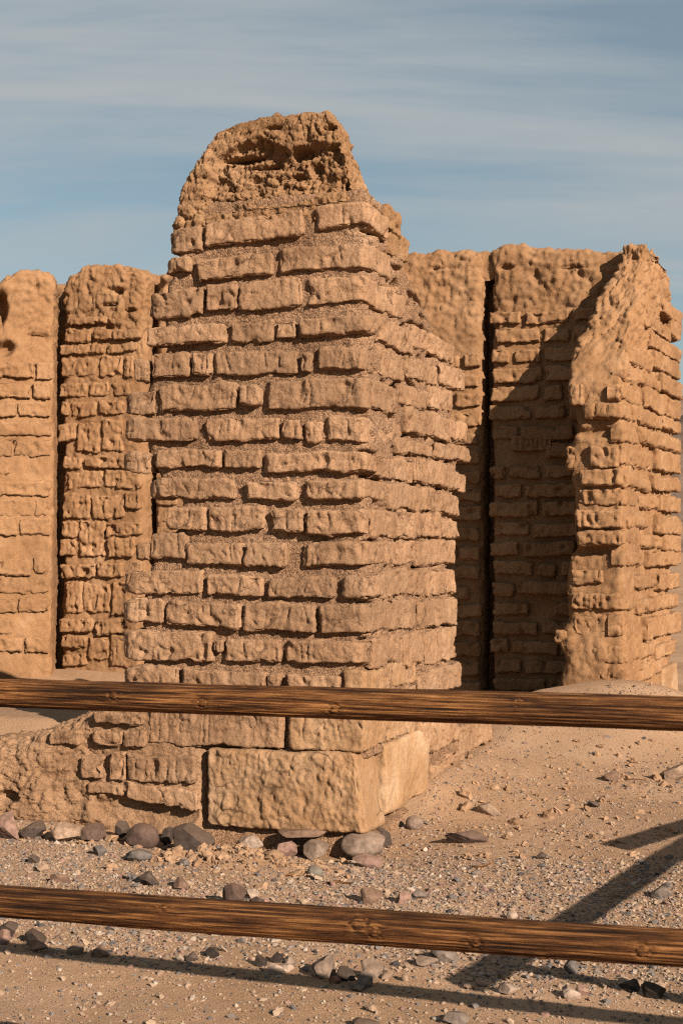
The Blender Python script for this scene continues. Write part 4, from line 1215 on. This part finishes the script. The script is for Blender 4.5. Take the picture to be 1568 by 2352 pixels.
rocks = [  # left, top, right, bottom in the picture, colour, roundness, label
    (-4, 1876, 52, 1930, 'pink', .8, 'pinkish red rock at the left edge under the low mud wall'),
    (52, 1892, 118, 1928, 'dark', .7, 'dark flat rock beside the pinkish rock under the low wall'),
    (120, 1896, 182, 1938, 'tan', .7, 'tan mud-coloured rock third from the left under the low wall'),
    (182, 1898, 242, 1936, 'purple', .8, 'reddish purple rock fourth from the left under the low wall'),
    (262, 1893, 298, 1932, 'dark', .8, 'small dark upright rock between the purple rocks under the wall'),
    (292, 1898, 363, 1949, 'purple', .4, 'rounded dark purple rock near the middle of the row under the wall'),
    (367, 1901, 400, 1944, 'dark', .7, 'small dark rock touching the big charcoal rock'),
    (397, 1899, 490, 1964, 'dark', 1.0, 'big angular charcoal rock at the left lower corner of the pillar'),
    (547, 1921, 612, 1954, 'pale', .6, 'pale tan rock set in mud below the big sandstone block'),
    (635, 1929, 682, 1972, 'pink', .8, 'pinkish triangular rock below the middle of the sandstone block'),
    (700, 1936, 760, 1976, 'taupe', .8, 'grey brown angular rock below the thin slab'),
    (690, 1903, 800, 1926, 'brown', .9, 'thin layered stone slab wedged right under the sandstone block'),
    (787, 1910, 885, 1963, 'taupe', .35, 'large rounded taupe boulder under the corner of the sandstone block'),
    (850, 1903, 905, 1946, 'dark', .7, 'dark grey rock behind the large taupe boulder'),
    (805, 1960, 877, 1993, 'pink', .5, 'half buried reddish rock just below the large taupe boulder'),
    (933, 1878, 970, 1906, 'taupe', .2, 'small round grey stone at the right end of the pale sandstone'),
    (1027, 1905, 1117, 1941, 'purple', .9, 'dark low wedge of rock alone on the sand right of the pillar'),
    (62, 1968, 90, 1990, 'dark', .8, 'small dark rock on the gravel above the tan cube'),
    (84, 1986, 109, 2011, 'tan', .9, 'small tan cube of rock on the gravel at far left'),
    (214, 1948, 249, 1972, 'blue', .8, 'small blue grey rock on the gravel left of the flat grey stone'),
    (289, 1961, 348, 1986, 'blue', .4, 'long flat dark grey stone below the charcoal rock'),
    (117, 2007, 165, 2034, 'brown', .8, 'brown broken rock just above the lower rail at left'),
    (312, 2000, 362, 2039, 'dark', .9, 'blackish angular rock on the gravel above the lower rail'),
    (400, 2017, 437, 2046, 'brown', .8, 'small reddish brown rock right of the blackish rock'),
    (412, 1976, 435, 1992, 'blue', .3, 'small round grey pebble above the reddish brown rock'),
    (510, 2033, 565, 2086, 'purple', 1.0, 'purple brown cube of rock on top edge of the lower rail'),
    (567, 2058, 612, 2088, 'dark', .8, 'dark rock touching the right of the purple cube'),
    (565, 2045, 592, 2070, 'pale', .6, 'whitish stone behind the purple cube'),
    (707, 1991, 740, 2017, 'green', .25, 'round greenish grey stone on the sand under the pillar'),
    (820, 2049, 875, 2081, 'brown', .5, 'rusty brown rock above the middle of the lower rail'),
    (910, 2050, 946, 2081, 'pink', .8, 'pink angular rock right of the rusty brown rock'),
    (940, 2047, 980, 2069, 'grey', .7, 'grey purple rock leaning on the pink angular rock'),
    (-6, 2124, 38, 2160, 'dark', .8, 'dark rock cut by the left edge below the lower rail'),
    (-6, 2142, 24, 2174, 'pink', .6, 'tan pink rock in front of the dark rock at the left edge'),
    (50, 2139, 104, 2174, 'black', .5, 'black topped grey rock below the left of the lower rail'),
    (57, 2165, 108, 2192, 'pink', .6, 'pinkish tan rock in front of the black topped rock'),
    (99, 2182, 121, 2205, 'blue', .8, 'little blue grey rock beside the pinkish tan rock at left'),
    (156, 2172, 191, 2196, 'taupe', .5, 'rounded tan rock at the left end of the rail shadow'),
    (210, 2168, 250, 2200, 'brown', .9, 'brown block of rock standing in the rail shadow at left'),
    (425, 2189, 456, 2212, 'dark', .8, 'dark brown rock left of the black rock in the rail shadow'),
    (472, 2174, 504, 2204, 'black', .7, 'black rock standing in the rail shadow left of centre'),
    (400, 2197, 422, 2213, 'pale', .7, 'pale chip of rock at the lower edge of the rail shadow'),
    (587, 2199, 620, 2225, 'black', .8, 'left black rock of the pair above the two pale slabs'),
    (620, 2192, 652, 2217, 'black', .8, 'right black rock of the pair above the two pale slabs'),
    (611, 2214, 650, 2242, 'pale', .9, 'left pale slab of rock below the rail shadow'),
    (640, 2215, 680, 2236, 'pale', .9, 'right pale slab of rock below the rail shadow'),
    (710, 2203, 770, 2252, 'taupe', .95, 'upright tan block of rock with a rusty streak in the rail shadow'),
    (755, 2240, 781, 2262, 'red', .9, 'small red rock at the foot of the upright tan block'),
    (775, 2223, 820, 2255, 'black', .8, 'blackish rock between the two big tan blocks in the shadow'),
    (820, 2212, 877, 2261, 'taupe', .9, 'big flat faced tan rock right of the blackish rock'),
    (815, 2237, 855, 2272, 'grey', .9, 'grey pitted rock leaning in front of the big tan rock'),
    (800, 2262, 838, 2279, 'grey', .6, 'flat grey stone lying in front of the pitted rock'),
    (875, 2236, 902, 2256, 'tan', .7, 'small tan rock just right of the big tan rock'),
    (922, 2242, 940, 2261, 'tan', .6, 'little upright tan stone in the rail shadow right of centre'),
    (991, 2180, 1053, 2215, 'grey', .8, 'grey rock peeping out under the lower rail beside the post shadow'),
    (957, 2201, 1004, 2227, 'taupe', .7, 'flat brownish stone left of the rock under the lower rail'),
    (1021, 2326, 1089, 2358, 'grey', .8, 'light grey rock at the bottom edge right of centre'),
    (805, 2341, 867, 2364, 'dark', .7, 'dark rock cut by the bottom edge near the centre'),
    (839, 2307, 870, 2326, 'tan', .8, 'flat tan chip on the sand near the bottom'),
    (1291, 2206, 1327, 2241, 'blue', .5, 'upright blue grey stone right of the post shadow'),
    (1285, 2269, 1333, 2300, 'pale', .9, 'pale faceted rock beside the pink rock below the shadow at right'),
    (1322, 2269, 1358, 2293, 'pink', .8, 'pink rock touching the pale faceted rock at right'),
    (1425, 2258, 1474, 2284, 'black', .5, 'low black rock in the shadow at lower right'),
    (1477, 2263, 1530, 2299, 'black', .8, 'jagged black rock in the shadow nearest the lower right corner'),
    (1147, 2267, 1195, 2291, 'pale', .8, 'pale broken stone on the lower edge of the right rail shadow'),
    (1064, 2263, 1088, 2276, 'tan', .6, 'small tan stone in the rail shadow below the post shadow end'),
    (1348, 1843, 1376, 1858, 'dark', .8, 'small dark rock on the open sand at right'),
    (1232, 1960, 1259, 1976, 'dark', .8, 'small dark rock left of the slanting shadows'),
    (1164, 2099, 1188, 2116, 'pale', .3, 'small white pebble on the top edge of the lower rail'),
    (1521, 1756, 1590, 1795, 'tan', .6, 'sandy lump of fallen adobe at the right edge below the pier'),
    (1092, 1849, 1150, 1875, 'tan', .5, 'sandy clod on the slope right of the pillar'),
    (1486, 2040, 1540, 2066, 'grey', .6, 'grey stone half buried right of the slanting shadow'),
    (1140, 2235, 1172, 2254, 'taupe', .6, 'small taupe stone where the two rail shadows part'),
    (1378, 1775, 1426, 1799, 'brown', .9, 'dark brown splinter of rock on the sand below the pier'),
]
for k, (x0, y0, x1, y1, c, ang, lab) in enumerate(rocks):
    X, Y = ground_hit((x0 + x1) / 2, y1 - 3)
    sc = F / Y
    w, h = (x1 - x0) / sc * 1.06, (y1 - y0) / sc
    d = w * random.uniform(.6, .85)
    w *= 1.06; h3 = max(h * 1.06 - d * .04, .02) * 1.2
    if 'slab wedged' in lab:
        p_ = PIL.local(np.array([X, Y, 0])); X, Y = PIL.world(np.array([p_[0], -.03, 0]))[:2]
        zc = PIL.front(745, 1915)[1]
    elif k < 11:                                   # bedded against the masonry
        zc = None
    else:
        zc = None
    Vr = rock_shape(w, d, h3, 4000 + k, ang)
    base = float(gz(X, Y + d * .25))
    zpos = (base + h3 * .5 - h3 * (.17 if k > 15 else .08)) if zc is None else zc
    if 'boulder under the corner' in lab:
        Y -= .08
    me = mesh_np('rock', Vr, ICO4[1], smooth=ang < .55)
    o = put('rock', me, ROCK[c], None, (X, Y + d * (.3 if k > 15 else -.02), zpos), (random.uniform(-.1, .1), random.uniform(-.12, .12), random.uniform(-.25, .25)))
    tag(o, lab, 'rock', 'loose rocks around the pillar and fence')


# ------------------------------------------------------------------ gravel and grit
def pebbles(name, pts, sizes, cols, base, seed, flat=.65):
    R = np.random.default_rng(seed)
    BV, BT = base
    n, m = len(pts), len(BV)
    V = BV[None] * (1 + R.normal(0, .22, (n, m, 1))) * sizes[:, None, None] * (1 + R.uniform(-.35, .35, (n, 1, 3))) * np.array([1, 1, flat])
    a = R.uniform(0, 2 * math.pi, n); c, s = np.cos(a)[:, None], np.sin(a)[:, None]
    x = V[:, :, 0] * c - V[:, :, 1] * s; y = V[:, :, 0] * s + V[:, :, 1] * c
    tl = R.normal(0, .25, (n, 1))
    zl = V[:, :, 2] + x * tl
    V = np.stack([x, y, zl], -1) + pts[:, None, :]
    T = (BT[None] + (np.arange(n) * m)[:, None, None]).reshape(-1, 3)
    me = mesh_np(name, V.reshape(-1, 3), T, smooth=False)
    at = me.attributes.new('tone', 'FLOAT_COLOR', 'POINT')
    C4 = np.ones((n, m, 4), np.float32); C4[:, :, :3] = cols[:, None, :]
    at.data.foreach_set('color', C4.ravel())
    o = put(name, me, pebble_mat(name), None)
    o['kind'] = 'stuff'
    return o


ICO1 = ico(1)
OCT = (np.array([[1, 0, 0], [-1, 0, 0], [0, 1, 0], [0, -1, 0], [0, 0, 1], [0, 0, -1.]]),
       np.array([[0, 2, 4], [2, 1, 4], [1, 3, 4], [3, 0, 4], [2, 0, 5], [1, 2, 5], [3, 1, 5], [0, 3, 5]]))
PAL = np.array([.55, .585, .63]) * np.array([(.40, .27, .175), (.34, .22, .145), (.27, .19, .14), (.20, .16, .135), (.14, .12, .11), (.30, .17, .125), (.46, .35, .26), (.09, .075, .07), (.42, .28, .18), (.22, .125, .085)])
PW = np.array([.24, .17, .12, .10, .06, .09, .08, .03, .08, .03])


def scatter(n, dens, seed):
    R = np.random.default_rng(seed)
    X = R.uniform(-2.3, 2.9, n * 3); Y = R.uniform(3.75, 9.6, n * 3)
    keep = (np.abs(X) < Y * .262 + .05)
    P3 = np.stack([X, Y, np.zeros_like(X)], 1)
    L = PIL.local(P3)
    keep &= ~((L[:, 0] < .03) & (L[:, 1] > -.04))
    dd = dens(X, Y, noise(P3 * 1.6 + 4), L)
    keep &= R.random(len(X)) < dd
    X, Y = X[keep][:n], Y[keep][:n]
    return X, Y, R


def dens_gravel(X, Y, nz, L):
    band = sstep(Y + nz * .5 + X * .25, 4.35, 4.75) * (1 - .75 * sstep(Y + nz * .7 + X * .1, 5.75, 6.5))
    d = .16 + .84 * band
    d *= (1 - .8 * np.exp(-(((X + .45) / .4) ** 2 + ((Y - 6.2) / .3) ** 2)))
    d *= np.where((X > .5) & (Y > 6.2), .28, 1)
    return np.clip(d + .25 * nz * band, 0, 1)


X, Y, R = scatter(46000, dens_gravel, 11)
sz = np.clip(R.lognormal(math.log(.0047), .42, len(X)), .0025, .017)
Zg = gz(X, Y) + sz * .2
cg = PAL[R.choice(len(PAL), len(X), p=PW)] * R.uniform(.85, 1.15, (len(X), 1)); PG3 = np.stack([X, Y, Zg], 1); big = sz > .0048
pebbles('gravel', PG3[big], sz[big], cg[big], ico(1), 12)
pebbles('fine_gravel', PG3[~big], sz[~big], cg[~big], OCT, 15)
X, Y, R = scatter(30000, lambda X, Y, nz, L: np.clip(.6 + .5 * nz, .1, 1), 13)
sz = np.clip(R.lognormal(math.log(.0030), .35, len(X)), .0015, .007)
pebbles('grit', np.stack([X, Y, gz(X, Y) + sz * .3], 1), sz, PAL[R.choice(len(PAL), len(X), p=PW)] * R.uniform(.9, 1.1, (len(X), 1)), OCT, 14, .8)
X, Y, R = scatter(420, lambda X, Y, nz, L: np.clip(dens_gravel(X, Y, nz, L) * .8, .1, 1), 17)
sz = np.clip(R.lognormal(math.log(.013), .3, len(X)), .009, .026)
pebbles('small_stones', np.stack([X, Y, gz(X, Y) + sz * .25], 1), sz, PAL[R.choice(len(PAL), len(X), p=PW)] * R.uniform(.8, 1.1, (len(X), 1)), ico(2), 18, .6)


def scatter_at(n, cx, cy, sx, sy, seed):
    R = np.random.default_rng(seed)
    X = R.normal(cx, sx, n); Y = R.normal(cy, sy, n)
    L = PIL.local(np.stack([X, Y, X * 0], 1))
    k = ~((L[:, 0] < .02) & (L[:, 1] > -.06)) & (np.abs(X) < Y * .262)
    return X[k], Y[k], R


MUD = .86 * np.array([(.225, .137, .080), (.25, .152, .09), (.20, .12, .07), (.265, .165, .10)])
sets = [scatter_at(340, -.45, 6.12, .26, .13, 31), scatter_at(160, -1.2, 6.75, .45, .12, 32), scatter_at(220, .95, 7.2, .35, .6, 33), scatter_at(150, 1.9, 8.4, .4, .5, 34)]
X = np.concatenate([a[0] for a in sets]); Y = np.concatenate([a[1] for a in sets]); R = sets[0][2]
sz = np.clip(R.lognormal(math.log(.011), .45, len(X)), .005, .034)
pebbles('mud_clods', np.stack([X, Y, gz(X, Y) + sz * .2], 1), sz, MUD[R.integers(0, 4, len(X))], ico(2), 35, .75)

# dry twigs and splinters of old wood lying on the sand
for k, (x, y, ln, az, lab) in enumerate([(1085, 2000, .10, .5, 'short dry twig on the gravel right of the taupe boulder'), (1395, 1786, .22, -.5, 'dark dry stick on the sand slope below the pier'),
                                         (640, 2012, .09, .2, 'thin pale splinter on the crumbled mud under the pillar'), (1190, 1905, .07, 1.1, 'small dark twig on the open sand right of the wedge rock'),
                                         (745, 2030, .12, -.2, 'curled pale strip of bark below the greenish stone')]):
    gx_, gy_ = ground_hit(x, y)
    o = pole((gx_, gy_, gz(gx_, gy_) + .006), (gx_ + ln * math.cos(az), gy_ + ln * math.sin(az), gz(gx_ + ln * math.cos(az), gy_ + ln * math.sin(az)) + .012), .0045, .0025, 50 + k, 'twig', None, segs=10, step=.008, bow=.004)
    tag(o, lab, 'twig')
